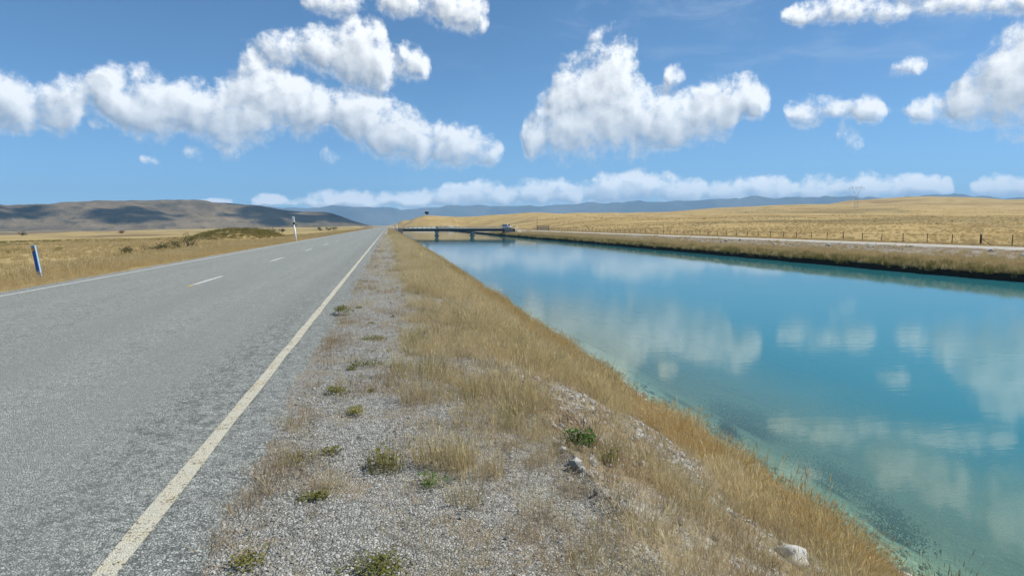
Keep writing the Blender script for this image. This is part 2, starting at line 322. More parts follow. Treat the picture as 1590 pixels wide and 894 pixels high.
def land(x, y):
    x = np.asarray(x, float); y = np.asarray(y, float)
    sway = 0.9 * fbm(y / 3.1, x * 0 + 2.2, 4) * np.exp(-((x - 44.1) / 1.6) ** 2) + 0.75 * fbm(y / 2.2, x * 0 + 6.6, 4) * np.exp(-((x - 5.5) / 1.1) ** 2)
    z = np.interp(x + sway, PROF_X, PROF_Z)
    fill = sstep(610, 655, y) * (x > -0.9) * (x < 64)
    z = z * (1 - fill) + (-0.25) * fill
    r = np.hypot(x, y); az = np.arctan2(x, y)
    tan_e = np.interp(az, RIGHT_CREST[:, 0], RIGHT_CREST[:, 1])
    rc = np.interp(az, [0.0, 0.09, 0.28, 0.54, 0.72, 1.0], [640, 720, 950, 1350, 1700, 1700])
    t = r / rc
    g = np.where(t < 1, np.clip(t, 0, 1) ** 1.55, np.clip(1 - 0.35 * (t - 1), 0.15, 1))
    rise = (tan_e * rc + 2.2) * g * (tan_e > 0)
    far = sstep(625, 690, y)
    gate = sstep(64, 140, x) * (1 - far) + sstep(6, 26, x) * far
    swell = fbm(x / 210, y / 210 + 3, 4) * np.minimum(r, 1500) * 0.019 + fbm(x / 45 + 9, y / 45, 3) * np.minimum(r / 200, 1) * 0.9
    z = z + gate * (np.maximum(rise, 0) * (r > 50) + swell * 0.9)
    lf = sstep(-14, -60, x)
    z = z + lf * (fbm(x / 130, y / 130, 4) * np.clip(r / 200, 0.3, 6.0) * 1.1)
    # micro relief of the verges and banks
    near = 1.6 * sstep(44.2, 45.5, x) * (x < 54.6) + (x > 1.2) * (x < 9) + 0.5 * (x < -9) * (x > -60)
    z = z + near * (fbm(x * 0.9 + 3, y * 0.9, 3) * 0.16 + fbm(x * 4, y * 4 + 7, 2) * 0.05)
    gv = (x > -0.6) * (x <= 1.2)
    z = z + gv * fbm(x * 1.3, y * 1.3, 3) * 0.03 * sstep(-0.6, 0.2, x)
    return z


# ------------------------------------------------------------------ object helpers
def link(o, parent=None, kind=None, label=None, cat=None, group=None):
    if o.name not in COL.objects:
        COL.objects.link(o)
    if parent is not None:
        o.parent = parent
    for k, v in (('kind', kind), ('label', label), ('category', cat), ('group', group)):
        if v:
            o[k] = v
    return o


def mesh_obj(name, verts, faces, mat, parent=None, smooth=False, **kw):
    me = bpy.data.meshes.new(name)
    me.from_pydata([tuple(map(float, v)) for v in verts], [], [tuple(map(int, f)) for f in faces])
    if smooth:
        me.shade_smooth()
    if mat:
        me.materials.append(mat)
    return link(bpy.data.objects.new(name, me), parent, **kw)


def empty(name, loc=(0, 0, 0), rz=0.0, **kw):
    o = bpy.data.objects.new(name, None)
    o.empty_display_size = 0.2
    o.location = loc
    o.rotation_euler = (0, 0, rz)
    return link(o, **kw)


def grid_mesh(name, X, Y, zf, mat, kind='structure', label=None, parent=None, smooth=True):
    gx, gy = np.meshgrid(X, Y)
    gz = zf(gx, gy)
    nx, ny = len(X), len(Y)
    v = np.stack([gx, gy, gz], -1).reshape(-1, 3)
    i = np.arange(nx * ny).reshape(ny, nx)
    f = np.stack([i[:-1, :-1], i[:-1, 1:], i[1:, 1:], i[1:, :-1]], -1).reshape(-1, 4)
    me = bpy.data.meshes.new(name)
    me.vertices.add(len(v)); me.vertices.foreach_set('co', v.astype(np.float32).ravel())
    me.loops.add(f.size); me.loops.foreach_set('vertex_index', f.astype(np.int32).ravel())
    me.polygons.add(len(f))
    me.polygons.foreach_set('loop_start', np.arange(0, f.size, 4, dtype=np.int32))
    me.polygons.foreach_set('loop_total', np.full(len(f), 4, np.int32))
    me.update(calc_edges=True)
    if smooth:
        me.shade_smooth()
    me.materials.append(mat)
    return link(bpy.data.objects.new(name, me), parent, kind=kind, label=label)


# ------------------------------------------------------------------ materials
MATS = {}


def new_mat(name):
    m = bpy.data.materials.new(name)
    m.use_nodes = True
    m.node_tree.nodes.clear()
    t = NT(m.node_tree)
    out = t.n('ShaderNodeOutputMaterial')
    MATS[name] = m
    return m, t, out


def principled(t, out, col, rough=0.8, normal=None, spec=0.3, metal=0.0):
    p = t.n('ShaderNodeBsdfPrincipled')
    t.put(p.inputs['Base Color'], col if isinstance(col, bpy.types.NodeSocket) else (*col[:3], 1.0))
    t.put(p.inputs['Roughness'], rough)
    p.inputs['Specular IOR Level'].default_value = spec
    p.inputs['Metallic'].default_value = metal
    if normal is not None:
        t.put(p.inputs['Normal'], normal)
    t.t.links.new(p.outputs[0], out.inputs['Surface'])
    return p


def simple(name, col, rough=0.6, var=0.12, scale=8.0, spec=0.3, metal=0.0, bump=0.0):
    m, t, out = new_mat(name)
    co = t.n('ShaderNodeTexCoord').outputs['Object']
    n = t.noise(co, scale, 5.0, 0.6)
    c = t.mix(n, tuple(v * (1 - var) for v in col), tuple(min(1, v * (1 + var)) for v in col))
    principled(t, out, c, rough, t.bump(n, bump, 0.02) if bump else None, spec, metal)
    return m


def chips(t, pos, scale, gap_w, wear_lo, wear_hi):
    """Sealed stone chips: random grey per chip, dark binder in the gaps."""
    vc = t.voronoi(pos, scale, out='Color')
    rnd = t.xyz(vc)[0]
    edge = t.voronoi(pos, scale, 'DISTANCE_TO_EDGE', 'Distance')
    return rnd, edge


def asphalt_mat():
    m, t, out = new_mat('chipseal')
    pos = t.n('ShaderNodeNewGeometry').outputs['Position']
    x, y, z = t.xyz(pos)
    rnd, edge = chips(t, pos, 66.0, 0.1, 0, 1)
    big = t.noise(pos, 0.55, 4.0, 0.6)
    streak = t.noise(t.vmath('MULTIPLY', pos, (1.6, 0.10, 1.0)), 1.0, 4.0, 0.55)
    mid = t.noise(pos, 9.0, 4.0, 0.65)
    fine = t.noise(pos, 45.0, 3.0, 0.6)
    chip = t.mix(rnd, (0.215, 0.228, 0.202), (0.56, 0.58, 0.515))
    spark = t.step(rnd, 0.93, 0.99)
    chip = t.mix(t.math('MULTIPLY', spark, 0.7), chip, (0.62, 0.62, 0.58))
    chip = t.mix(t.math('MULTIPLY', t.step(mid, 0.35, 0.7), 0.35), chip, (0.275, 0.285, 0.25))
    # bitumen showing between chips: more of it outside the wheel paths
    wheel = t.math('ABSOLUTE', t.math('SUBTRACT', t.math('ABSOLUTE', t.math('ADD', x, 3.0)), 0.85))
    off = t.step(wheel, 0.25, 0.9)
    verge = t.step(x, -2.6, -1.5)
    bare = t.math('ADD', t.math('MULTIPLY', t.math('MAXIMUM', t.math('MULTIPLY', off, 0.65), verge), 0.23), t.math('MULTIPLY', t.math('SUBTRACT', fine, 0.5), 1.0))
    bare = t.math('ADD', bare, t.math('MULTIPLY', t.math('SUBTRACT', mid, 0.5), 0.75))
    pit = t.step(bare, 0.23, 0.35)
    gap = t.math('MAXIMUM', t.step(edge, 0.14, 0.03), t.math('MULTIPLY', pit, 0.92))
    col = t.mix(t.math('MULTIPLY', gap, 0.86), chip, (0.022, 0.025, 0.028))
    tone = t.math('ADD', t.math('MULTIPLY', big, 0.3), t.math('MULTIPLY', streak, 0.5))
    col = t.mix(t.step(tone, 0.25, 0.58, hi=0.30), col, (0.33, 0.345, 0.305))
    col = t.mix(t.math('MULTIPLY', t.math('SUBTRACT', 1.0, off), t.step(streak, 0.35, 0.6, lo=0.12, hi=0.42)), col, (0.205, 0.212, 0.195))
    h = t.math('SUBTRACT', t.step(edge, 0.0, 0.25), t.math('MULTIPLY', pit, 0.8))
    principled(t, out, col, 0.78, t.bump(h, 0.75, 0.004), 0.3)
    return m


def paint_mat(name, base, wear=0.55, yellow=None):
    m, t, out = new_mat(name)
    pos = t.n('ShaderNodeNewGeometry').outputs['Position']
    rnd, edge = chips(t, pos, 88.0, 0.1, 0, 1)
    fine = t.noise(pos, 60.0, 3.0, 0.6)
    mid = t.noise(pos, 5.0, 3.0, 0.6)
    hole = t.step(t.math('ADD', t.math('MULTIPLY', fine, 1.0), t.math('MULTIPLY', mid, 0.5)), wear + 0.30, wear + 0.40)
    hole = t.math('MAXIMUM', hole, t.math('MULTIPLY', t.step(edge, 0.07, 0.01), 0.7))
    c = t.mix(rnd, tuple(v * 0.86 for v in base), base)
    if yellow:
        c = t.mix(t.step(mid, 0.4, 0.7), c, yellow)
    c = t.mix(hole, c, (0.06, 0.06, 0.055))
    principled(t, out, c, 0.6, t.bump(t.step(edge, 0, 0.25), 0.6, 0.004), 0.35)
    return m


def gravel_mat():
    m, t, out = new_mat('shoulder_gravel')
    pos = t.n('ShaderNodeNewGeometry').outputs['Position']
    rnd, edge = chips(t, pos, 58.0, 0.1, 0, 1)
    r2, e2 = chips(t, pos, 26.0, 0.1, 0, 1)
    n = t.noise(pos, 1.7, 5.0, 0.62)
    n2 = t.noise(pos, 22.0, 4.0, 0.6)
    c = t.mix(rnd, (0.15, 0.15, 0.135), (0.47, 0.46, 0.405))
    c = t.mix(t.math('MULTIPLY', t.step(r2, 0.55, 0.6), 0.6), c, t.mix(rnd, (0.34, 0.33, 0.29), (0.56, 0.545, 0.485)))
    c = t.mix(t.step(edge, 0.10, 0.01, hi=0.75), c, (0.045, 0.042, 0.036))
    soil = t.math('ADD', n, t.math('MULTIPLY', t.math('SUBTRACT', n2, 0.5), 0.5))
    c = t.mix(t.step(soil, 0.50, 0.68, hi=0.65), c, t.mix(n2, (0.20, 0.155, 0.10), (0.38, 0.31, 0.20)))
    h = t.math('ADD', t.step(edge, 0, 0.3), t.math('MULTIPLY', t.step(e2, 0, 0.3), 0.6))
    principled(t, out, c, 0.88, t.bump(h, 0.8, 0.008), 0.2)
    return m


def bank_mat(name, a=(0.145, 0.108, 0.062), b=(0.31, 0.24, 0.145), stone=0.5, scale=30.0):
    """Dry litter and earth with bare stony places."""
    m, t, out = new_mat(name)
    pos = t.n('ShaderNodeNewGeometry').outputs['Position']
    rnd, edge = chips(t, pos, scale, 0.1, 0, 1)
    n = t.noise(pos, 1.1, 5.0, 0.62)
    f = t.noise(pos, 38.0, 4.0, 0.65)
    c = t.mix(f, a, b)
    s = t.mix(rnd, (0.27, 0.255, 0.22), (0.58, 0.56, 0.50))
    s = t.mix(t.step(edge, 0.1, 0.01, hi=0.7), s, (0.05, 0.045, 0.035))
    c = t.mix(t.step(t.math('ADD', n, t.math('MULTIPLY', t.math('SUBTRACT', f, 0.5), 0.3)), 0.66 - 0.25 * stone, 0.78 - 0.25 * stone), c, s)
    h = t.math('ADD', t.step(edge, 0, 0.3), f)
    principled(t, out, c, 0.95, t.bump(h, 0.7, 0.012), 0.1)
    return m


def field_mat():
    """Dry tussock country: gold with olive, brown and straw patches."""
    m, t, out = new_mat('dry_tussock_field')
    pos = t.n('ShaderNodeNewGeometry').outputs['Position']
    flat = t.vmath('MULTIPLY', pos, (1, 1, 0))
    a = t.noise(flat, 0.006, 5.0, 0.6, dist=0.4)
    b = t.noise(flat, 0.045, 5.0, 0.65)
    c = t.noise(flat, 0.6, 5.0, 0.7)
    f = t.noise(flat, 9.0, 3.0, 0.6)
    col = t.mix(t.step(b, 0.3, 0.7), (0.39, 0.265, 0.098), (0.52, 0.39, 0.175))
    col = t.mix(t.step(a, 0.52, 0.66, hi=0.75), col, (0.30, 0.185, 0.075))
    col = t.mix(t.step(a, 0.44, 0.36, hi=0.6), col, (0.215, 0.175, 0.082))
    col = t.mix(t.step(c, 0.56, 0.72, hi=0.7), col, (0.155, 0.120, 0.055))
    col = t.mix(t.step(c, 0.42, 0.28, hi=0.5), col, (0.52, 0.41, 0.215))
    speck = t.noise(t.vmath('MULTIPLY', flat, (1, 1, 0)), 0.16, 6.0, 0.72)
    col = t.mix(t.step(speck, 0.62, 0.72, hi=0.6), col, (0.115, 0.092, 0.05))
    col = t.mix(t.math('MULTIPLY', t.math('SUBTRACT', f, 0.35), 0.5, clamp=True), col, (0.16, 0.12, 0.055))
    lines = t.noise(t.vmath('MULTIPLY', flat, (0.35, 1.0, 0)), 0.022, 7.0, 0.68, dist=0.8)
    col = t.mix(t.step(lines, 0.56, 0.66, hi=0.42), col, (0.15, 0.115, 0.055))
    col = t.mix(t.step(lines, 0.42, 0.32, hi=0.45), col, (0.54, 0.43, 0.23))
    h = t.math('ADD', t.math('MULTIPLY', c, 1.0), t.math('MULTIPLY', f, 0.25))
    principled(t, out, col, 0.95, t.bump(h, 0.6, 0.35), 0.05)
    return m


def plain_mat():
    """Flat land west of the road: straw, olive sward and a brown tilled strip."""
    m, t, out = new_mat('dry_plain')
    pos = t.n('ShaderNodeNewGeometry').outputs['Position']
    flat = t.vmath('MULTIPLY', pos, (1, 1, 0))
    x, y, z = t.xyz(pos)
    a = t.noise(t.vmath('MULTIPLY', flat, (1.0, 0.45, 0)), 0.011, 5.0, 0.6, dist=0.3)
    b = t.noise(flat, 0.05, 5.0, 0.65)
    c = t.noise(flat, 0.8, 5.0, 0.7)
    col = t.mix(t.step(b, 0.3, 0.7), (0.33, 0.235, 0.095), (0.47, 0.37, 0.18))
    col = t.mix(t.step(a, 0.51, 0.58, hi=0.85), col, (0.185, 0.165, 0.07))
    col = t.mix(t.step(a, 0.45, 0.39, hi=0.85), col, (0.19, 0.14, 0.085))
    # tilled strip with its own outline
    edge = t.math('ADD', x, t.math('ADD', t.math('MULTIPLY', b, 60.0), t.math('MULTIPLY', y, 0.25)))
    strip = t.math('MULTIPLY', t.step(edge, -70.0, -92.0), t.step(edge, -230.0, -200.0))
    col = t.mix(t.math('MULTIPLY', strip, t.step(y, 60.0, 110.0, hi=0.85)), col, t.mix(c, (0.13, 0.10, 0.072), (0.19, 0.155, 0.115)))
    col = t.mix(t.step(c, 0.55, 0.7, hi=0.5), col, (0.15, 0.125, 0.055))
    principled(t, out, col, 0.95, t.bump(c, 0.6, 0.25), 0.05)
    return m


def track_mat():
    m, t, out = new_mat('pale_gravel_track')
    pos = t.n('ShaderNodeNewGeometry').outputs['Position']
    x, y, z = t.xyz(pos)
    n = t.noise(pos, 0.9, 6.0, 0.65)
    f = t.noise(pos, 14.0, 4.0, 0.65)
    c = t.mix(f, (0.36, 0.34, 0.29), (0.58, 0.555, 0.48))
    mid = t.step(t.math('ABSOLUTE', t.math('SUBTRACT', x, 57.6)), 0.75, 0.35)
    edge = t.step(t.math('ABSOLUTE', t.math('SUBTRACT', x, 57.6)), 2.0, 2.8)
    g = t.math('MULTIPLY', t.math('MAXIMUM', t.math('MULTIPLY', mid, 0.5), edge), t.step(n, 0.40, 0.56))
    c = t.mix(g, c, (0.29, 0.225, 0.12))
    principled(t, out, c, 0.92, t.bump(f, 0.5, 0.02), 0.1)
    return m


def bed_mat():
    m, t, out = new_mat('canal_bed_stones')
    pos = t.n('ShaderNodeNewGeometry').outputs['Position']
    rnd, edge = chips(t, pos, 11.0, 0.1, 0, 1)
    n = t.noise(t.vmath('MULTIPLY', pos, (1.3, 0.45, 1)), 0.8, 5.0, 0.6)
    c = t.mix(rnd, (0.46, 0.45, 0.36), (0.72, 0.70, 0.58))
    c = t.mix(t.step(edge, 0.12, 0.0, hi=0.5), c, (0.15, 0.15, 0.11))
    c = t.mix(t.step(n, 0.56, 0.66, hi=0.7), c, (0.14, 0.15, 0.11))
    principled(t, out, c, 0.8, t.bump(t.step(edge, 0, 0.3), 0.6, 0.03), 0.2)
    return m


def water_mat():
    """Glacial water: rock flour gives it a milky body that hides the bed within a metre or two."""
    m, t, out = new_mat('glacial_water')
    pos = t.n('ShaderNodeNewGeometry').outputs['Position']
    x, y, z = t.xyz(pos)
    nx = t.noise(pos, 0.5, 4.0, 0.6)
    shore = t.math('ADD', t.math('SUBTRACT', x, 5.55), t.math('MULTIPLY', t.math('SUBTRACT', nx, 0.5), 0.9))
    depth = t.math('MULTIPLY', t.math('MAXIMUM', shore, 0.0), 0.45)
    opac = t.math('SUBTRACT', 1.0, t.math('POWER', 2.718, t.math('MULTIPLY', depth, -0.62)))
    body = t.n('ShaderNodeBsdfDiffuse')
    t.put(body.inputs['Color'], t.mix(t.step(depth, 0.15, 2.8), (0.20, 0.37, 0.295), (0.04, 0.235, 0.265)))
    clear = t.n('ShaderNodeBsdfTransparent')
    clear.inputs['Color'].default_value = (0.74, 0.95, 0.88, 1)
    inner = t.n('ShaderNodeMixShader')
    t.put(inner.inputs[0], opac)
    t.t.links.new(clear.outputs[0], inner.inputs[1]); t.t.links.new(body.outputs[0], inner.inputs[2])
    w1 = t.noise(t.vmath('MULTIPLY', pos, (0.55, 1.5, 1)), 1.5, 3.0, 0.55, dist=0.3)
    w2 = t.noise(t.vmath('MULTIPLY', pos, (0.8, 2.2, 1)), 6.5, 2.0, 0.5)
    patch = t.step(t.noise(t.vmath('MULTIPLY', pos, (0.06, 0.035, 1)), 1.0, 3.0, 0.5), 0.40, 0.64, lo=0.30, hi=1.0)
    h = t.math('ADD', w1, t.math('MULTIPLY', w2, 0.16))
    bn = t.n('ShaderNodeBump')
    bn.inputs['Distance'].default_value = 0.02
    t.put(bn.inputs['Strength'], t.math('MULTIPLY', patch, 0.17))
    t.put(bn.inputs['Height'], h)
    gl = t.n('ShaderNodeBsdfGlossy')
    gl.inputs['Roughness'].default_value = 0.04
    t.put(gl.inputs['Normal'], bn.outputs[0])
    fr = t.n('ShaderNodeFresnel')
    fr.inputs['IOR'].default_value = 1.333
    t.put(fr.inputs['Normal'], bn.outputs[0])
    top = t.n('ShaderNodeMixShader')
    t.put(top.inputs[0], fr.outputs[0])
    t.t.links.new(inner.outputs[0], top.inputs[1]); t.t.links.new(gl.outputs[0], top.inputs[2])
    t.t.links.new(top.outputs[0], out.inputs['Surface'])
    return m


def hill_mat():
    m, t, out = new_mat('bare_hill')
    pos = t.n('ShaderNodeNewGeometry').outputs['Position']
    a = t.noise(pos, 0.0035, 6.0, 0.62, dist=0.5)
    b = t.noise(pos, 0.02, 6.0, 0.68)
    c = t.mix(t.step(a, 0.36, 0.66), (0.125, 0.102, 0.066), (0.25, 0.192, 0.118))
    c = t.mix(t.step(b, 0.50, 0.66, hi=0.75), c, (0.06, 0.062, 0.045))
    c = t.mix(t.step(b, 0.45, 0.30, hi=0.5), c, (0.25, 0.205, 0.145))
    principled(t, out, c, 0.95, t.bump(b, 0.8, 14.0), 0.02)
    return m


def mountain_mat():
    m, t, out = new_mat('far_mountain')
    pos = t.n('ShaderNodeNewGeometry').outputs['Position']
    a = t.noise(pos, 0.0012, 6.0, 0.6)
    c = t.mix(t.step(a, 0.35, 0.65), (0.055, 0.065, 0.06), (0.13, 0.125, 0.105))
    principled(t, out, c, 0.95, t.bump(a, 0.8, 120.0), 0.02)
    return m


asphalt_mat(); gravel_mat(); field_mat(); plain_mat(); track_mat(); bed_mat(); water_mat(); hill_mat(); mountain_mat()
bank_mat('near_bank_earth', (0.20, 0.155, 0.095), (0.40, 0.325, 0.21), stone=0.85)
bank_mat('far_bank_earth', (0.17, 0.13, 0.08), (0.34, 0.265, 0.165), stone=0.6, scale=7.0)
paint_mat('edge_paint', (0.66, 0.63, 0.50), 0.52, (0.66, 0.58, 0.38))
paint_mat('white_paint', (0.72, 0.71, 0.66), 0.58)
paint_mat('yellow_paint', (0.62, 0.44, 0.16), 0.66)


# ------------------------------------------------------------------ ground, banks, canal, road
def ramp_axis(a, b, step, grow):
    v = [a]; s = step
    while v[-1] + s < b:
        v.append(v[-1] + s); s *= grow
    if b - v[-1] < 0.4 * s and len(v) > 1:
        v.pop()
    v.append(b)
    return np.array(v)


Y_NEAR = np.concatenate([np.arange(-14, 1.0, 0.6), ramp_axis(1.0, 640, 0.10, 1.017)])
Y_FAR = ramp_axis(640, 16000, 10, 1.05)
X_LEFT = -ramp_axis(8.4, 16000, 0.25, 1.075)[::-1]
X_RIGHT = ramp_axis(60.4, 16000, 0.5, 1.055)
X_RIGHT = np.unique(np.concatenate([X_RIGHT]))

grid_mesh('ground_plain', X_LEFT, np.concatenate([Y_NEAR[:-1:2], Y_FAR]), land, MATS['dry_plain'])
grid_mesh('gravel_shoulder_path', np.arange(-1.1, 1.2501, 0.0783), Y_NEAR, land, MATS['shoulder_gravel'])
grid_mesh('canal_bank_terrain', np.linspace(1.25, 5.35, 44), Y_NEAR, land, MATS['near_bank_earth'])
grid_mesh('canal_bed_ground', np.concatenate([np.linspace(5.35, 14, 44), np.linspace(16, 42, 12), [42.8, 43.4]]), Y_NEAR, land, MATS['canal_bed_stones'])
bank_mat('wet_shaded_cut_earth', (0.022, 0.020, 0.014), (0.055, 0.048, 0.032), stone=-0.5)  # wet soil, near black: shade of the undercut lip painted into its colour
grid_mesh('far_bank_cut_terrain', np.linspace(43.4, 44.8, 18), Y_NEAR, land, MATS['wet_shaded_cut_earth'])
grid_mesh('far_bank_terrain', np.linspace(44.8, 54.6, 38), Y_NEAR, land, MATS['far_bank_earth'])
grid_mesh('gravel_track_road', np.linspace(54.6, 60.4, 12), Y_NEAR, land, MATS['pale_gravel_track'])
grid_mesh('tussock_hills', X_RIGHT, np.concatenate([np.arange(-400, -14, 40), Y_NEAR[:-1:2], ramp_axis(640, 16000, 9, 1.03)]), land, MATS['dry_tussock_field'])
grid_mesh('valley_ground', np.concatenate([[-8.4, -1.1], np.linspace(1.2, 60.4, 30)]), Y_FAR, land, MATS['dry_tussock_field'])
grid_mesh('canal_water', np.linspace(4.7, 45.3, 24), np.linspace(-14, 645, 60), lambda x, y: np.full_like(x, WATER_Z), MATS['glacial_water'])


def road_z(x):
    return 0.045 - 0.0036 * np.abs(x + 4.75) ** 2 * 0.9


def build_road():
    Y = np.concatenate([np.arange(-14, 1, 0.5), ramp_axis(1.0, 1700, 0.12, 1.013)])
    n = len(Y)
    re_ = -0.86 + 0.13 * (fbm(Y * 1.1, Y * 0 + 2, 3) * 2) + 0.045 * (fbm(Y * 7, Y * 0 + 5, 2) * 2)
    le_ = -8.62 - 0.10 * (fbm(Y * 0.9, Y * 0 + 8, 3) * 2)
    cols = [le_ - 0.02, le_] + [np.full(n, q) for q in (-8.0, -7, -6, -4.75, -3.5, -2.4, -1.5)] + [re_, re_ + 0.015]
    v = []; m = len(cols)
    for j in range(n):
        for i in range(m):
            xx = cols[i][j]
            z = road_z(xx) if 0 < i < m - 1 else -0.09
            v.append((xx, Y[j], z))
    f = [(j * m + i, j * m + i + 1, (j + 1) * m + i + 1, (j + 1) * m + i) for j in range(n - 1) for i in range(m - 1)]
    road = mesh_obj('road', v, f, MATS['chipseal'], kind='structure')
    def strip(name, x0, x1, y0, y1, mat, dz=0.004, step=0.5, jit=0.006):
        ys = ramp_axis(y0, y1, step, 1.02) if y1 - y0 > 20 else np.linspace(y0, y1, max(2, int((y1 - y0) / 0.25)))
        vv = []; ff = []
        for k, yy in enumerate(ys):
            a = x0 + jit * math.sin(yy * 3.1 + x0) + random.uniform(-jit, jit) * 0.5
            b = x1 + jit * math.sin(yy * 2.3 + x1) + random.uniform(-jit, jit) * 0.5
            vv += [(a, yy, road_z(a) + dz), (b, yy, road_z(b) + dz)]
            if k:
                ff.append((2 * k - 2, 2 * k - 1, 2 * k + 1, 2 * k))
        return mesh_obj(name, vv, ff, mat, parent=road)
    strip('edge_line', -1.275, -1.175, -14, 1500, MATS['edge_paint'])
    strip('edge_line', -8.16, -8.05, -14, 1500, MATS['white_paint'])
    y = 5.55 - 11.85
    k = 0
    while y < 420:
        if abs(y - 17.4) < 0.3:
            strip('centre_line_dash', -4.80, -4.69, y + 0.5, y + 3.4, MATS['white_paint'])
            strip('centre_line_dash', -4.80, -4.69, y, y + 0.48, MATS['yellow_paint'])
        else:
            strip('centre_line_dash', -4.80, -4.69, y, y + 3.1, MATS['white_paint'])
        y += 11.85
    return road


build_road()


# ------------------------------------------------------------------ far relief
LEFT_CREST = np.array([(-0.75, 0.010), (-0.52, 0.02), (-0.462, 0.0225), (-0.431, 0.023), (-0.379, 0.0261), (-0.33, 0.0301), (-0.286, 0.0333),
                       (-0.256, 0.033), (-0.224, 0.03), (-0.176, 0.0271), (-0.134, 0.0204), (-0.092, 0.0162), (-0.065, 0.0109), (-0.039, 0.0037),
                       (-0.018, -0.002)])
MOUNT_CREST = np.array([(-0.40, 0.012), (-0.294, 0.02), (-0.232, 0.0257), (-0.159, 0.029), (-0.091, 0.0279), (-0.038, 0.0292), (0.016, 0.0258),
                        (0.09, 0.0307), (0.146, 0.0317), (0.211, 0.0336), (0.276, 0.0353), (0.332, 0.0378), (0.404, 0.04), (0.456, 0.0421),
                        (0.507, 0.0441), (0.557, 0.0416), (0.604, 0.0441), (0.65, 0.0415), (0.693, 0.0438), (0.721, 0.0462), (0.741, 0.0519),
                        (0.761, 0.042), (0.8, 0.0356), (0.824, 0.0372), (0.881, 0.037), (1.1, 0.03)])


MOUNT_CREST[-10:-5, 1] = (0.0425, 0.0405, 0.0405, 0.0425, 0.039)
MOUNT_CREST[:, 1] *= 0.86


def range_mesh(name, crest, r0, r1, back, mat, na, nr, rough, foot):
    A = np.linspace(crest[0, 0], crest[-1, 0], na)
    T = np.concatenate([np.linspace(0, 1, nr), np.linspace(1.05, back, nr // 3)])
    ga, gt = np.meshgrid(A, T)
    rr = r0 + (r1 - r0) * gt
    hc = np.interp(ga, crest[:, 0], crest[:, 1]) * r1 + CAM_Z
    hc = hc * (1 + rough * 0.025 * fbm(ga * 60, ga * 0 + 1.5, 4) * 2)
    x = rr * np.sin(ga); y = rr * np.cos(ga)
    s = np.where(gt <= 1, (0.88 * sstep(0.02, 0.62, gt) + 0.12 * np.clip(gt, 0, 1)), 1 - 0.6 * (gt - 1))
    gul = fbm(ga * r1 / (220 * rough) + gt * 1.4, gt * 2.2 + ga * 3, 5, 0.55)
    gul2 = -np.abs(fbm(ga * r1 / (420 * rough) + 2.0 * gt, gt * 1.1, 4)) * 2
    z = foot + (hc - foot) * s + (hc - foot) * (gul * 0.55 + gul2 * 0.40) * np.clip(1.0 - np.abs(gt - 0.5) * 1.75, 0.02, 1) * np.minimum(1, gt * 4)
    v = np.stack([x, y, z], -1).reshape(-1, 3)
    ny, nx = ga.shape
    i = np.arange(nx * ny).reshape(ny, nx)
    f = np.stack([i[:-1, :-1], i[:-1, 1:], i[1:, 1:], i[1:, :-1]], -1).reshape(-1, 4)
    return mesh_obj(name, v, f, mat, smooth=True, kind='structure')


range_mesh('hill_range', LEFT_CREST, 2050, 2900, 1.6, MATS['bare_hill'], 260, 60, 1.0, -26.0)
range_mesh('mountains', MOUNT_CREST, 9500, 12500, 1.3, MATS['far_mountain'], 300, 44, 4.0, -70.0)


# ------------------------------------------------------------------ plants and stones: prototypes
def leaf_mat(name, cols, trans=0.35, rough=0.7):
    """cols: three colours mixed by the blade's and the tuft's own random value."""
    m, t, out = new_mat(name)
    at = t.n('ShaderNodeAttribute', attribute_name='tone')
    r, hgt, _ = t.xyz(at.outputs['Color'])
    oi = t.n('ShaderNodeObjectInfo').outputs['Random']
    pos = t.n('ShaderNodeNewGeometry').outputs['Position']
    drift = t.noise(pos, 0.35, 3.0, 0.55)
    k = t.math('ADD', t.math('MULTIPLY', r, 0.45), t.math('ADD', t.math('MULTIPLY', oi, 0.40), t.math('MULTIPLY', t.math('SUBTRACT', drift, 0.5), 1.1)))
    c = t.mix(t.step(k, 0.05, 0.45), cols[0], cols[1])
    c = t.mix(t.step(k, 0.50, 0.85), c, cols[2])
    d = t.n('ShaderNodeBsdfDiffuse'); t.put(d.inputs['Color'], c)
    tr = t.n('ShaderNodeBsdfTranslucent'); t.put(tr.inputs['Color'], c)
    mx = t.n('ShaderNodeMixShader'); mx.inputs[0].default_value = trans
    t.t.links.new(d.outputs[0], mx.inputs[1]); t.t.links.new(tr.outputs[0], mx.inputs[2])
    t.t.links.new(mx.outputs[0], out.inputs['Surface'])
    return m


leaf_mat('straw_blades', [(0.42, 0.35, 0.17), (0.64, 0.51, 0.275), (0.76, 0.64, 0.40)], 0.40)
leaf_mat('gold_blades', [(0.36, 0.24, 0.09), (0.55, 0.39, 0.155), (0.68, 0.53, 0.28)], 0.40)
leaf_mat('verge_blades', [(0.48, 0.365, 0.175), (0.58, 0.45, 0.225), (0.66, 0.54, 0.31)], 0.40)
leaf_mat('litter_blades', [(0.30, 0.22, 0.135), (0.45, 0.345, 0.21), (0.56, 0.46, 0.30)], 0.25)
leaf_mat('olive_blades', [(0.17, 0.16, 0.052), (0.27, 0.235, 0.08), (0.42, 0.32, 0.13)], 0.35)
leaf_mat('green_leaves', [(0.11, 0.125, 0.03), (0.21, 0.205, 0.055), (0.36, 0.29, 0.10)], 0.30)
leaf_mat('bright_green_leaves', [(0.055, 0.13, 0.026), (0.08, 0.18, 0.035), (0.13, 0.23, 0.05)], 0.30)
leaf_mat('scrub_leaves', [(0.060, 0.068, 0.032), (0.105, 0.11, 0.045), (0.18, 0.16, 0.07)], 0.20)
leaf_mat('dark_leaves', [(0.020, 0.032, 0.020), (0.034, 0.048, 0.026), (0.05, 0.06, 0.03)], 0.15)
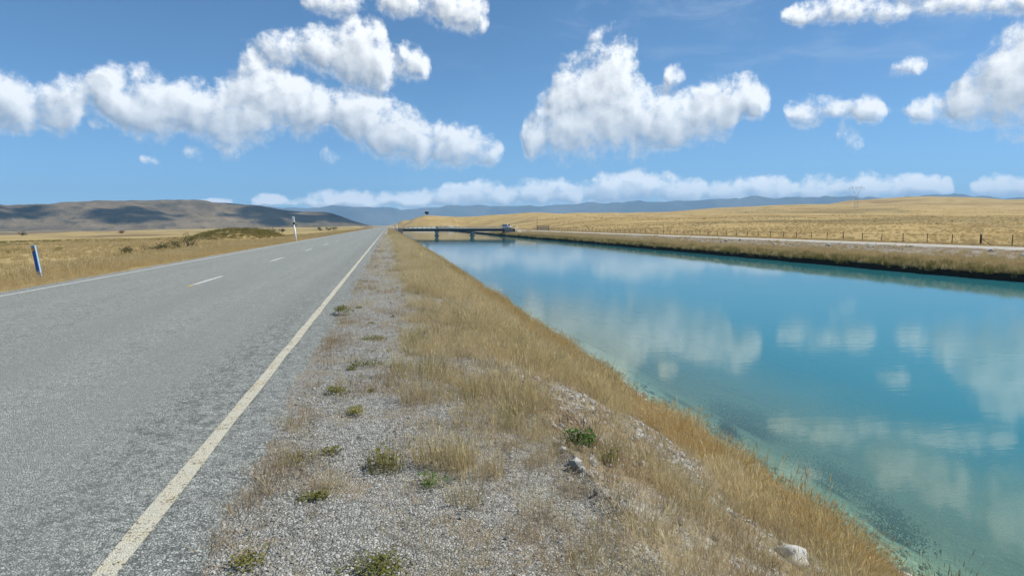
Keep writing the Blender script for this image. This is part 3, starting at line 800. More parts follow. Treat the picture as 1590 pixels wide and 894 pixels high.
leaf_mat('rusty_stalks', [(0.16, 0.075, 0.045), (0.22, 0.12, 0.07), (0.30, 0.19, 0.11)], 0.2)
simple('pale_stone', (0.55, 0.535, 0.485), 0.9, 0.35, 14.0, 0.15, bump=0.5)
simple('grey_stone', (0.31, 0.30, 0.265), 0.9, 0.45, 20.0, 0.15, bump=0.5)


def finish(name, V, F, T, mat):
    me = bpy.data.meshes.new(name)
    me.from_pydata(V, [], F)
    a = me.attributes.new('tone', 'FLOAT_COLOR', 'POINT')
    a.data.foreach_set('color', np.array([(p, q, 0, 1) for p, q in T], np.float32).ravel())
    me.materials.append(mat)
    return me


def tuft_mesh(name, rnd, n, h, spread, width, lean, mat, heads=0.0, segs=3, droop=0.35):
    V, F, T = [], [], []
    for _ in range(n):
        a = rnd.uniform(0, 2 * math.pi); r = spread * math.sqrt(rnd.random())
        bx, by = r * math.cos(a), r * math.sin(a)
        da = a + rnd.gauss(0, 0.8) if rnd.random() < 0.8 else rnd.uniform(0, 6.28)
        L = h * rnd.uniform(0.45, 1.0) ** 0.9
        ln = abs(rnd.gauss(0, lean)) + 0.05
        w = width * rnd.uniform(0.7, 1.3)
        fa = rnd.uniform(0, 3.14)
        wx, wy = math.cos(fa) * w / 2, math.sin(fa) * w / 2
        tone = rnd.random()
        b0 = len(V)
        px, py, pz = bx, by, -0.02
        ang = ln * 0.5
        for s in range(segs + 1):
            f = s / segs
            k = (1 - f * 0.85)
            V += [(px - wx * k, py - wy * k, pz), (px + wx * k, py + wy * k, pz)]
            T += [(tone, f)] * 2
            step = L / segs
            ang = ln * 0.5 + droop * ln * 2.2 * f
            px += math.cos(da) * math.sin(ang) * step
            py += math.sin(da) * math.sin(ang) * step
            pz += math.cos(ang) * step
        for s in range(segs):
            i = b0 + 2 * s
            F.append((i, i + 1, i + 3, i + 2))
        if rnd.random() < heads:                       # seed head: a slim lozenge
            i = len(V); hl = 0.05 + 0.04 * rnd.random()
            cx, cy = math.cos(da) * math.sin(ang), math.sin(da) * math.sin(ang)
            x0, y0, z0 = V[b0 + 2 * segs]
            hw = width * 0.9
            V += [(x0, y0, z0), (x0 + cx * hl * .5 - math.cos(fa) * hw, y0 + cy * hl * .5 - math.sin(fa) * hw, z0 + hl * .5 * math.cos(ang)),
                  (x0 + cx * hl, y0 + cy * hl, z0 + hl * math.cos(ang)), (x0 + cx * hl * .5 + math.cos(fa) * hw, y0 + cy * hl * .5 + math.sin(fa) * hw, z0 + hl * .5 * math.cos(ang))]
            T += [(tone, 1)] * 4
            F.append((i, i + 1, i + 2, i + 3))
    return finish(name, V, F, T, mat)


def clump_mesh(name, rnd, n, rx, rz, leaf, mat, flat=0.6, core=0.25, lobes=5):
    """Leafy mass: leaf-sized faces through an uneven, lobed volume."""
    V, F, T = [], [], []
    lb = [(rnd.uniform(-.55, .55) * rx, rnd.uniform(-.55, .55) * rx, rnd.uniform(.25, .75) * rz, rnd.uniform(.4, .75)) for _ in range(lobes)]
    for _ in range(n):
        cx, cy, cz, s = rnd.choice(lb)
        u = rnd.uniform(-1, 1); a = rnd.uniform(0, 6.28); q = math.sqrt(1 - u * u)
        rr = (core + (1 - core) * rnd.random() ** 0.5) * s
        p = (cx + rx * rr * q * math.cos(a), cy + rx * rr * q * math.sin(a), cz + rz * rr * u * flat)
        if p[2] < 0:
            p = (p[0], p[1], rnd.uniform(0, 0.12) * rz)
        L = leaf * rnd.uniform(0.6, 1.4)
        fa = rnd.uniform(0, 6.28); ti = rnd.uniform(-0.9, 0.9)
        ux, uy, uz = math.cos(fa) * math.cos(ti), math.sin(fa) * math.cos(ti), math.sin(ti)
        sx, sy = -math.sin(fa) * L * 0.34, math.cos(fa) * L * 0.34
        i = len(V); tone = rnd.random()
        V += [p, (p[0] + ux * L * .5 + sx, p[1] + uy * L * .5 + sy, p[2] + uz * L * .5 + 0.12 * L), (p[0] + ux * L, p[1] + uy * L, p[2] + uz * L),
              (p[0] + ux * L * .5 - sx, p[1] + uy * L * .5 - sy, p[2] + uz * L * .5 + 0.12 * L)]
        T += [(tone, 0.5)] * 4
        F.append((i, i + 1, i + 2, i + 3))
    return finish(name, V, F, T, mat)


def stone_mesh(name, seed, mat, sub=1, rough=0.28):
    bm = bmesh.new()
    bmesh.ops.create_icosphere(bm, subdivisions=sub, radius=1.0)
    r = np.random.default_rng(seed)
    ph = r.uniform(0, 6, (4, 3)); fr = r.uniform(0.8, 2.4, (4, 3))
    sc = (r.uniform(0.85, 1.25), r.uniform(0.8, 1.1), r.uniform(0.55, 0.8))
    cuts = [(r.normal(size=3), r.uniform(0.6, 0.85)) for _ in range(5)]
    for v in bm.verts:
        p = np.array(v.co)
        for nrm, dd in cuts:
            nn = nrm / np.linalg.norm(nrm)
            q = p @ nn
            if q > dd:
                p = p - nn * (q - dd) * 0.85
        k = 1 + rough * 0.3 * sum(math.sin(fr[i] @ p * 1.7 + ph[i, 0]) for i in range(4)) / 2
        v.co = (p[0] * k * sc[0], p[1] * k * sc[1], p[2] * k * sc[2])
    me = bpy.data.meshes.new(name)
    bm.to_mesh(me); bm.free()
    me.materials.append(mat)
    if sub > 1:
        me.shade_smooth()
    return me


PROTO = {}


def proto_set(key, meshes):
    c = bpy.data.collections.new('set_' + key)
    for i, me in enumerate(meshes):
        c.objects.link(bpy.data.objects.new('%s_piece_%02d' % (key, i), me))
    PROTO[key] = (c, len(meshes))


rs = random.Random(3)
M = MATS
proto_set('straw', [tuft_mesh('straw_tuft', rs, 42, 0.25, 0.11, 0.0034, 0.42, M['straw_blades'], 0.4) for _ in range(6)])
proto_set('gold', [tuft_mesh('gold_tuft', rs, 50, 0.34, 0.12, 0.0038, 0.40, M['gold_blades'], 0.45) for _ in range(6)])
proto_set('verge', [tuft_mesh('verge_tuft', rs, 34, 0.30, 0.15, 0.0065, 0.42, M['verge_blades'], 0.5) for _ in range(5)])
proto_set('far', [tuft_mesh('far_tuft', rs, 46, 0.42, 0.26, 0.022, 0.45, M['verge_blades'], 0.0, 2) for _ in range(5)])
proto_set('litter', [tuft_mesh('litter_tuft', rs, 30, 0.13, 0.09, 0.0035, 0.95, M['litter_blades'], 0.0, 2) for _ in range(5)])
proto_set('olive', [tuft_mesh('olive_tuft', rs, 60, 0.55, 0.30, 0.022, 0.5, M['olive_blades'], 0.0, 2) for _ in range(5)])
proto_set('sage', [tuft_mesh('sage_tuft', rs, 44, 0.24, 0.11, 0.0036, 0.45, M['olive_blades'], 0.1) for _ in range(4)])
proto_set('green', [clump_mesh('green_clump', rs, 60, 0.09, 0.05, 0.03, M['green_leaves']) for _ in range(3)])
proto_set('chip', [stone_mesh('stone_chip', 40 + i, M['grey_stone']) for i in range(4)] + [stone_mesh('stone_chip', 60 + i, M['pale_stone']) for i in range(4)])

_SCATTER = {}


def scatter(name, key, pts, scl, label, tilt=0.12, down=None, zoff=0.0):
    """One mass of small plants or chips set out on given points."""
    coll, n = PROTO[key]
    pts = np.asarray(pts, float)
    N = len(pts)
    me = bpy.data.meshes.new(name)
    me.vertices.add(N)
    p = pts.copy(); p[:, 2] += zoff
    me.vertices.foreach_set('co', p.astype(np.float32).ravel())
    rot = np.stack([RNG.normal(0, tilt, N), RNG.normal(0, tilt, N) + (0 if down is None else down), RNG.uniform(0, 6.283, N)], -1)
    scl = np.asarray(scl, float)
    if scl.ndim == 1:
        scl = np.stack([scl, scl, scl * RNG.uniform(0.8, 1.2, N)], -1)
    a = me.attributes.new('rot', 'FLOAT_VECTOR', 'POINT'); a.data.foreach_set('vector', rot.astype(np.float32).ravel())
    a = me.attributes.new('scl', 'FLOAT_VECTOR', 'POINT'); a.data.foreach_set('vector', scl.astype(np.float32).ravel())
    a = me.attributes.new('pick', 'INT', 'POINT'); a.data.foreach_set('value', RNG.integers(0, n, N).astype(np.int32))
    o = link(bpy.data.objects.new(name, me), kind='stuff', label=label)
    g = bpy.data.node_groups.new('scatter_' + name, 'GeometryNodeTree')
    g.interface.new_socket('Geometry', in_out='INPUT', socket_type='NodeSocketGeometry')
    g.interface.new_socket('Geometry', in_out='OUTPUT', socket_type='NodeSocketGeometry')
    nd = g.nodes; L = g.links
    gi, go = nd.new('NodeGroupInput'), nd.new('NodeGroupOutput')
    ip = nd.new('GeometryNodeInstanceOnPoints'); ip.inputs['Pick Instance'].default_value = True
    ci = nd.new('GeometryNodeCollectionInfo'); ci.inputs['Collection'].default_value = coll
    ci.inputs['Separate Children'].default_value = True; ci.inputs['Reset Children'].default_value = True
    def attr(nm, typ):
        q = nd.new('GeometryNodeInputNamedAttribute'); q.data_type = typ; q.inputs['Name'].default_value = nm
        return q.outputs['Attribute']
    e2r = nd.new('FunctionNodeEulerToRotation')
    L.new(attr('rot', 'FLOAT_VECTOR'), e2r.inputs[0])
    L.new(gi.outputs[0], ip.inputs['Points']); L.new(ci.outputs[0], ip.inputs['Instance'])
    L.new(attr('pick', 'INT'), ip.inputs['Instance Index']); L.new(e2r.outputs[0], ip.inputs['Rotation'])
    L.new(attr('scl', 'FLOAT_VECTOR'), ip.inputs['Scale']); L.new(ip.outputs[0], go.inputs[0])
    o.modifiers.new('scatter', 'NODES').node_group = g
    return o


def spread(x0, x1, y0, y1, per_m2, keep=None, falloff=None):
    """Random ground points in a strip; density may fall with distance; keep(x, y) thins by place."""
    N = int((x1 - x0) * (y1 - y0) * per_m2)
    x = RNG.uniform(x0, x1, N); y = RNG.uniform(y0, y1, N)
    k = np.ones(N, bool)
    if falloff:
        k &= RNG.random(N) < np.clip(falloff / np.maximum(np.hypot(x, y), 0.1), 0, 1)
    if keep is not None:
        k &= RNG.random(N) < keep(x, y)
    x, y = x[k], y[k]
    return np.stack([x, y, land(x, y)], -1)


def bank_cover(x, y):
    """How grassy the near bank is: stony bare places between sheets of straw."""
    n = fbm(x * 0.55 + 4, y * 0.40, 4) * 2
    base = np.interp(x, [0.1, 0.5, 1.0, 1.6, 2.4, 3.2, 5.7], [0.12, 0.34, 0.42, 0.20, 0.28, 0.55, 1.0])
    base = base + sstep(5.5, 14, y) * np.interp(x, [0.1, 0.6, 3.0], [0.30, 0.55, 0.3])
    v = base + n * np.interp(x, [0, 3.2, 5.0], [1.5, 1.3, 0.35]) + fbm(x * 2.2, y * 1.6 + 3, 3) * 0.9
    return 0.06 + 0.94 * sstep(0.28, 0.72, v)


def hvar(x, y):
    return np.clip(1.0 + fbm(x * 0.8, y * 0.8 + 11, 3) * 1.8 + fbm(x * 2.6, y * 2.6 + 2, 2) * 1.2, 0.4, 1.75)


def build_grass():
    # near bank
    for nm, key, x0, x1, y0, y1, d, fo, sc, lb in (
            ('straw_grass', 'straw', 0.1, 4.4, 1.8, 26, 85, None, 0.95, 'straw coloured dry grass covering the upper canal bank'),
            ('straw_grass', 'straw', 0.25, 4.6, 26, 110, 34, None, 1.25, 'straw coloured dry grass on the bank farther along the canal')):
        p = spread(x0, x1, y0, y1, d, bank_cover, fo)
        scatter(nm, key, p, sc * hvar(p[:, 0], p[:, 1]) * RNG.uniform(0.6, 1.2, len(p)) * np.interp(p[:, 0], [0.1, 0.9, 2], [0.45, 0.8, 1.0]), lb, 0.18, zoff=-0.01)
    p = spread(3.2, 5.25, 2.6, 40, 95, lambda x, y: sstep(3.0, 4.2, x + fbm(x, y * 0.7, 3) * 1.8) * sstep(5.25, 4.8, x + fbm(x * 2, y * 1.3, 3) * 0.8) * (land(x, y) > -2.28))
    scatter('golden_grass', 'gold', p, 0.85 * hvar(p[:, 0], p[:, 1]) * RNG.uniform(0.65, 1.15, len(p)) * np.interp(p[:, 0], [4, 4.8, 5.25], [1, 0.95, 0.6]), 'thick golden grass fringe along the near water edge', 0.2)
    p = spread(3.6, 5.4, 40, 262, 26, lambda x, y: 1.0 * (land(x, y) > -2.38))
    scatter('golden_grass', 'gold', p, 1.25 * RNG.uniform(0.7, 1.2, len(p)), 'golden grass fringe of the near bank towards the bridge', 0.2)
    p = spread(0.0, 5.7, 110, 330, 9)
    scatter('verge_grass', 'far', p, RNG.uniform(0.6, 1.0, len(p)), 'dry grass on the bank between road and bridge', 0.15)
    p = spread(0.2, 4.8, 1.8, 45, 7, lambda x, y: bank_cover(x, y) * np.clip(0.3 + fbm(x * 0.7 + 21, y * 0.7, 3) * 3, 0, 1))
    scatter('olive_grass', 'sage', p, RNG.uniform(0.5, 1.1, len(p)), 'olive green tufts mixed into the dry grass of the near bank', 0.2)
    # litter and short grass on the shoulder
    def sh(x, y):
        n = fbm(x * 1.6, y * 0.9 + 30, 4) * 2
        strip = np.exp(-((x + 0.74 + 0.05 * np.sin(y * 0.8)) / 0.09) ** 2) * (0.55 + n)
        mid = np.clip(n + 0.02, 0, 1) * 1.2
        return np.clip(np.maximum(strip, mid) + np.interp(x, [-0.2, 0.6], [0.0, 0.22]), 0, 1)
    p = spread(-0.86, 2.2, 1.8, 60, 240, sh, 6.0)
    scatter('withered_grass', 'litter', p, RNG.uniform(0.45, 1.15, len(p)), 'withered short grass in patches on the gravel shoulder', 0.2)
    p = spread(0.6, 5.2, 1.8, 22, 60, lambda x, y: 0.55 + 0 * x, 8.0)
    scatter('withered_grass', 'litter', p, RNG.uniform(0.6, 1.6, len(p)), 'flattened dead grass between the tufts of the bank', 0.3)
    p = spread(-0.75, 1.0, 14, 120, 16, lambda x, y: np.clip(0.10 + sstep(12, 60, y) * 0.5 + fbm(x * 1.2, y * 0.6, 3) * 2, 0, 1))
    scatter('withered_grass', 'straw', p, RNG.uniform(0.25, 0.6, len(p)), 'short dry grass creeping over the far shoulder', 0.2)
    p = spread(-0.75, 1.3, 1.8, 30, 60, lambda x, y: np.clip(fbm(x * 2.4 + 9, y * 2.0, 3) * 5 - 0.55, 0, 1))
    scatter('straw_grass', 'straw', p, RNG.uniform(0.2, 0.6, len(p)), 'sparse straw tufts rooted in the gravel shoulder', 0.3)
    p = spread(-0.75, 1.2, 1.8, 30, 40, lambda x, y: np.clip(fbm(x * 2.2 + 29, y * 2.4, 3) * 5 - 0.75, 0, 1))
    scatter('olive_grass', 'sage', p, RNG.uniform(0.15, 0.45, len(p)), 'low olive mats on the gravel shoulder', 0.4)
    p = spread(-0.6, 1.3, 1.8, 25, 6, lambda x, y: np.clip(fbm(x * 1.3 + 40, y * 1.1, 3) * 3, 0, 1))
    scatter('green_ground_cover', 'green', p, RNG.uniform(0.3, 0.9, len(p)), 'tiny green weeds dotted over the gravel shoulder', 0.1)
    # west verge and plain
    p = spread(-14, -8.75, 4, 90, 34, lambda x, y: np.clip(sstep(-8.7, -9.5, x + fbm(x, y, 3)) + 0.15, 0, 1))
    scatter('verge_grass', 'verge', p, RNG.uniform(0.55, 1.2, len(p)) * np.interp(p[:, 0], [-11, -8.8], [1.05, 0.45]), 'dry straw grass along the opposite road verge', 0.15)
    p = spread(-16, -8.9, 90, 420, 5)
    scatter('verge_grass', 'far', p, RNG.uniform(0.6, 1.1, len(p)), 'dry grass verge beside the road farther on', 0.15)
    p = spread(-70, -14, 8, 190, 2.0, lambda x, y: np.clip(0.55 + fbm(x / 9, y / 9, 3) * 2.2, 0, 1))
    scatter('plain_grass', 'far', p, RNG.uniform(0.45, 1.1, len(p)), 'dry tussock grass over the plain beyond the verge', 0.15)
    p = spread(-90, -13, 20, 190, 0.8, lambda x, y: np.clip(fbm(x / 14 + 5, y / 14, 3) * 4 - 0.2, 0, 1))
    scatter('olive_grass', 'olive', p, RNG.uniform(0.5, 1.1, len(p)), 'olive tussocks scattered over the plain beyond the verge', 0.15)
    # far bank
    p = spread(43.9, 45.6, 18, 300, 10, lambda x, y: (land(x, y) > -2.25) * sstep(45.7, 44.6, x) * np.clip(0.75 + fbm(x, y / 3, 3) * 1.2, 0.25, 1))
    scatter('bank_grass', 'olive', p, RNG.uniform(0.75, 1.35, len(p)), 'overhanging olive and gold grass along the far water edge', 0.2)
    p = spread(43.9, 48.6, 18, 300, 18, lambda x, y: (land(x, y) > -2.2) * np.clip(0.7 + fbm(x / 2, y / 4, 3) * 1.6, 0, 1))
    scatter('bank_grass', 'far', p, RNG.uniform(0.8, 1.4, len(p)), 'gold grass on the lower slope of the far bank', 0.2)
    p = spread(47, 53.9, 18, 300, 3.2, lambda x, y: np.clip(0.15 + sstep(70, 190, y) * 0.6 + fbm(x / 3, y / 7, 3) * 2, 0, 1))
    scatter('bank_grass', 'far', p, RNG.uniform(0.4, 1.0, len(p)), 'sparse dry grass on the stony slope of the far bank', 0.2)
    p = spread(61.0, 66, 18, 320, 5)
    scatter('fence_grass', 'far', p, RNG.uniform(0.4, 0.95, len(p)), 'dry grass growing along the wire fence', 0.2)
    p = spread(64, 300, 0, 420, 0.42, lambda x, y: np.clip(0.5 + fbm(x / 20, y / 20, 4) * 2.2, 0, 1))
    scatter('hill_grass', 'far', p, RNG.uniform(0.6, 1.4, len(p)), 'golden tussock grass over the slopes behind the fence', 0.15)
    p = spread(64, 700, 0, 900, 0.018, lambda x, y: np.clip(fbm(x / 26 + 8, y / 26, 3) * 4, 0, 1))
    scatter('hill_scrub_grass', 'olive', p, RNG.uniform(0.6, 1.5, len(p)), 'darker olive tussocks over the slopes behind the fence', 0.15)


build_grass()


def build_chips():
    p = spread(-0.80, 1.4, 1.8, 16, 1500, lambda x, y: 0.40 + fbm(x * 2, y * 2, 3) * 0.9, 3.4)
    s = 0.0065 * np.exp(RNG.normal(0, 0.38, len(p)))
    scatter('gravel', 'chip', p, s, 'loose grey stone chips on the road shoulder', 0.6, zoff=0.002)
    p = spread(1.2, 5.0, 1.8, 20, 420, lambda x, y: np.clip(0.75 - bank_cover(x, y) + np.clip(fbm(x * 1.2, y * 1.2 + 9, 3), 0, 1), 0.03, 1), 5.0)
    s = 0.014 * np.exp(RNG.normal(0, 0.6, len(p)))
    scatter('gravel', 'chip', p, np.minimum(s, 0.05), 'small pale stones among the dry grass of the bank', 0.6, zoff=0.003)
    p = spread(48.5, 55, 20, 150, 4, lambda x, y: np.clip(0.4 + fbm(x / 3 + 3, y / 6, 3) * 2, 0, 1))
    s = 0.05 * np.exp(RNG.normal(0, 0.5, len(p)))
    scatter('rubble', 'chip', p, np.minimum(s, 0.28), 'loose stones on the far bank below the track', 0.6, zoff=0.01)
    p = spread(4.7, 6.0, 3, 40, 70, lambda x, y: (land(x, y) < -2.2) * (land(x, y) > -2.62) * 0.7)
    s = 0.026 * np.exp(RNG.normal(0, 0.55, len(p)))
    scatter('rubble', 'chip', p, np.minimum(s, 0.10), 'stones along the near water line', 0.6, zoff=0.005)
    p = spread(5.0, 7.4, 3, 26, 22)
    s = 0.035 * np.exp(RNG.normal(0, 0.5, len(p)))
    scatter('pebbles', 'chip', p, np.minimum(s, 0.12), 'submerged stones in the shallows by the near bank', 0.6, zoff=0.005)


build_chips()


# ------------------------------------------------------------------ mesh part helpers
def box_v(x0, x1, y0, y1, z0, z1):
    return ([(x0, y0, z0), (x1, y0, z0), (x1, y1, z0), (x0, y1, z0), (x0, y0, z1), (x1, y0, z1), (x1, y1, z1), (x0, y1, z1)],
            [(0, 3, 2, 1), (4, 5, 6, 7), (0, 1, 5, 4), (1, 2, 6, 5), (2, 3, 7, 6), (3, 0, 4, 7)])


def bevelled(name, verts, faces, mat, parent=None, bev=0.01, seg=2, **kw):
    bm = bmesh.new()
    vs = [bm.verts.new(v) for v in verts]
    for f in faces:
        bm.faces.new([vs[i] for i in f])
    bmesh.ops.recalc_face_normals(bm, faces=bm.faces)
    if bev:
        bmesh.ops.bevel(bm, geom=list(bm.edges), offset=bev, segments=seg, affect='EDGES', profile=0.6)
    me = bpy.data.meshes.new(name)
    bm.to_mesh(me); bm.free()
    me.materials.append(mat)
    return link(bpy.data.objects.new(name, me), parent, **kw)


def box(name, x0, x1, y0, y1, z0, z1, mat, parent=None, bev=0.01, **kw):
    return bevelled(name, *box_v(x0, x1, y0, y1, z0, z1), mat, parent, bev, 2, **kw)


def tube_v(path, radii, n=8):
    """Swept tube through points, capped."""
    V, F = [], []
    path = [np.array(p, float) for p in path]
    for i, p in enumerate(path):
        d = path[min(i + 1, len(path) - 1)] - path[max(i - 1, 0)]
        d /= np.linalg.norm(d) + 1e-9
        u = np.cross(d, (0, 0, 1)) if abs(d[2]) < 0.95 else np.cross(d, (1, 0, 0))
        u /= np.linalg.norm(u); w = np.cross(d, u)
        for k in range(n):
            a = 2 * math.pi * k / n
            V.append(p + radii[i] * (math.cos(a) * u + math.sin(a) * w))
    for i in range(len(path) - 1):
        for k in range(n):
            F.append((i * n + k, i * n + (k + 1) % n, (i + 1) * n + (k + 1) % n, (i + 1) * n + k))
    F.append(tuple(range(n))[::-1]); F.append(tuple(range((len(path) - 1) * n, len(path) * n)))
    return V, F


def tube(name, path, radii, mat, parent=None, n=8, smooth=True, **kw):
    V, F = tube_v(path, radii if hasattr(radii, '__len__') else [radii] * len(path), n)
    return mesh_obj(name, V, F, mat, parent, smooth=smooth, **kw)


def gz(x, y):
    return float(land(x, y))


simple('post_blue', (0.035, 0.13, 0.42), 0.5, 0.25, 9.0)
simple('post_pale_blue', (0.30, 0.45, 0.62), 0.55, 0.2, 9.0)
simple('post_white', (0.78, 0.78, 0.75), 0.5, 0.06, 6.0)
simple('post_black', (0.02, 0.02, 0.022), 0.5, 0.2, 6.0)
simple('reflector_amber', (0.55, 0.26, 0.04), 0.25, 0.1, 30.0, 0.6)
simple('reflector_red', (0.5, 0.05, 0.03), 0.25, 0.1, 30.0, 0.6)
simple('weathered_wood', (0.085, 0.068, 0.05), 0.9, 0.4, 6.0, 0.1, bump=0.4)
simple('grey_wood', (0.25, 0.22, 0.19), 0.9, 0.3, 6.0, 0.1, bump=0.4)
simple('wire_steel', (0.20, 0.19, 0.18), 0.5, 0.2, 20.0, 0.4, 0.6)
simple('bridge_concrete', (0.26, 0.255, 0.24), 0.9, 0.25, 0.8, 0.2, bump=0.3)
simple('bridge_girder_steel', (0.045, 0.05, 0.05), 0.7, 0.3, 1.0, 0.3)
simple('bridge_rail_steel', (0.42, 0.43, 0.42), 0.5, 0.15, 2.0, 0.4)
simple('car_white', (0.78, 0.79, 0.80), 0.25, 0.03, 2.0, 0.5)
simple('car_glass', (0.018, 0.022, 0.026), 0.06, 0.1, 2.0, 0.6)
simple('car_rubber', (0.018, 0.018, 0.018), 0.85, 0.2, 9.0)
simple('car_lamp', (0.75, 0.75, 0.72), 0.1, 0.05, 9.0, 0.6)
simple('galvanised_steel', (0.36, 0.38, 0.39), 0.6, 0.1, 3.0, 0.4, 0.3)
simple('glass_insulator', (0.22, 0.26, 0.26), 0.3, 0.1, 3.0, 0.5)
simple('bark', (0.10, 0.08, 0.06), 0.95, 0.3, 12.0, 0.1, bump=0.5)


# ------------------------------------------------------------------ bridge
def build_bridge():
    y0, y1 = 263.6, 268.6
    b = empty('bridge', (5.0, 266.0, 0), label='low three span road bridge over the canal with dark girders', cat='bridge')
    ox, oy = 5.0, 266.0
    def bx(name, xa, xb, ya, yb, za, zb, mat, parent=b, bev=0.03):
        return box(name, xa - ox, xb - ox, ya - oy, yb - oy, za, zb, M[mat], parent, bev)
    deck = bx('deck', 1.5, 48.6, y0 - 0.15, y1 + 0.15, 0.06, 0.24, 'bridge_concrete')
    for yy in (y0 + 0.25, y0 + 1.7, y1 - 1.7, y1 - 0.25):
        bx('girder', 4.6, 45.4, yy - 0.2, yy + 0.2, -0.78, 0.055, 'bridge_girder_steel')
    for yy in (y0 - 0.1, y1 + 0.1):
        bx('kerb_beam', 1.6, 48.5, yy - 0.14, yy + 0.14, 0.245, 0.36, 'bridge_concrete')
    for px in (18.4, 32.2):
        p = bx('pier', px - 0.42, px + 0.42, y0 + 0.5, y1 - 0.5, -5.2, -1.42, 'bridge_concrete')
        bx('pier_cap', px - 0.62, px + 0.62, y0 - 0.1, y1 + 0.1, -1.415, -0.785, 'bridge_concrete', p)
        bx('pier_footing', px - 0.75, px + 0.75, y0 + 0.1, y1 - 0.1, -5.2, -2.15, 'bridge_concrete', p)
    bx('abutment', 2.6, 5.4, y0 - 0.2, y1 + 0.2, -2.4, 0.055, 'bridge_concrete')
    bx('abutment', 44.6, 48.4, y0 - 0.2, y1 + 0.2, -2.9, 0.055, 'bridge_concrete')
    for yy in (y0 - 0.1, y1 + 0.1):
        xs = np.linspace(2.2, 48.2, 27)
        for q in xs:
            bx('railing_post', q - 0.06, q + 0.06, yy - 0.06, yy + 0.06, 0.365, 1.16, 'bridge_rail_steel', bev=0.01)
        for zz in (0.62, 0.88, 1.12):
            bx('rail', 2.0, 48.4, yy - 0.10 + 0.0, yy - 0.065, zz - 0.04, zz + 0.04, 'bridge_rail_steel', bev=0.01)
    # approach fill beside the main road
    return b


build_bridge()
mesh_obj('bridge_approach_path', *(lambda X, Y: ([(x, y, z) for (x, z) in X for y in Y], [(i * 2, (i + 1) * 2, (i + 1) * 2 + 1, i * 2 + 1) for i in range(len(X) - 1)]))(
    [(-1.0, -0.04), (-0.6, 0.03), (1.48, 0.22), (2.55, 0.05)], (262.9, 269.3)), M['pale_gravel_track'], kind='structure')
mesh_obj('bridge_exit_path', [(48.62, 263.2, 0.22), (48.62, 269.0, 0.22), (55.2, 262, -0.55), (55.2, 270.4, -0.55), (48.4, 260.5, -1.4), (48.4, 271.7, -1.4)],
         [(0, 2, 3, 1), (4, 2, 0), (1, 3, 5)], M['pale_gravel_track'], kind='structure')


# ------------------------------------------------------------------ white van coming off the bridge
def build_van():
    v = empty('van', (45.9, 266.3, 0.245), R(38), label='small white van at the far end of the bridge', cat='van')
    prof = [(-2.2, 0.38), (-2.25, 0.95), (-2.12, 1.72), (-1.9, 1.98), (0.55, 2.02), (0.95, 1.9), (1.62, 1.14), (2.22, 0.98), (2.34, 0.6), (2.28, 0.36)]
    n = len(prof); V = []; F = []
    for s in (-1, 1):
        for (px, pz) in prof:
            w = 0.9 - (0.16 * max(0, (pz - 1.05)) if pz > 1.05 else 0)
            V.append((s * w, -px, pz))
    F.append(tuple(range(n))); F.append(tuple(range(2 * n - 1, n - 1, -1)))
    for i in range(n):
        j = (i + 1) % n
        F.append((i, n + i, n + j, j))
    v.scale = (0.86, 0.86, 0.86)
    bevelled('body', V, F, M['car_white'], v, 0.06, 3)
    mesh_obj('windscreen', [(-0.72, -1.63, 1.19), (0.72, -1.63, 1.19), (0.64, -1.02, 1.87), (-0.64, -1.02, 1.87)], [(0, 1, 2, 3)], M['car_glass'], v).location = (0, -0.035, 0.03)
    for s in (-1, 1):
        for (a, b_) in ((-1.9, -0.75), (-0.65, 0.35), (0.45, 1.15)):
            mesh_obj('side_window', [(s * 0.878, -a, 1.2), (s * 0.878, -b_, 1.2), (s * 0.80, -min(b_, 0.9), 1.78), (s * 0.80, -a, 1.78)], [(0, 1, 2, 3)], M['car_glass'], v).location = (s * 0.03, 0, 0)
        box('headlight', s * 0.62 - 0.16, s * 0.62 + 0.16, -2.36, -2.24, 0.74, 0.92, M['car_lamp'], v, 0.02)
        for yy in (-1.42, 1.4):
            w = tube('wheel', [(s * 0.70, yy, 0.34), (s * 0.93, yy, 0.34)], 0.34, M['car_rubber'], v, 20)
            tube('hubcap', [(s * 0.932, yy, 0.34), (s * 0.945, yy, 0.34)], 0.19, M['galvanised_steel'], w, 14)
    box('bumper', -0.88, 0.88, -2.42, -2.3, 0.42, 0.62, M['car_rubber'], v, 0.03)
    return v


build_van()


# ------------------------------------------------------------------ marker posts
def blue_post():
    x, y = -10.2, 22.4
    p = empty('marker_post', (x, y, gz(x, y)), R(-18), label='leaning blue marker post in the dry grass across the road', cat='marker post')
    p.rotation_euler = (R(-6), R(-13.5), R(-12))
    box('shaft', -0.06, 0.038, -0.025, 0.025, -0.15, 0.86, M['post_blue'], p, 0.006)
    box('lit_edge_strip', 0.04, 0.06, -0.03, 0.03, -0.15, 1.03, M['post_pale_blue'], p, 0.005)  # paler blue paints sunlight onto this side edge of the post
    box('cap', -0.065, 0.038, -0.03, 0.03, 0.99, 1.04, M['post_pale_blue'], p, 0.006)
    r = box('reflector', -0.056, 0.034, -0.032, 0.02, 0.865, 0.985, M['reflector_amber'], p, 0.006)
    return p


blue_post()


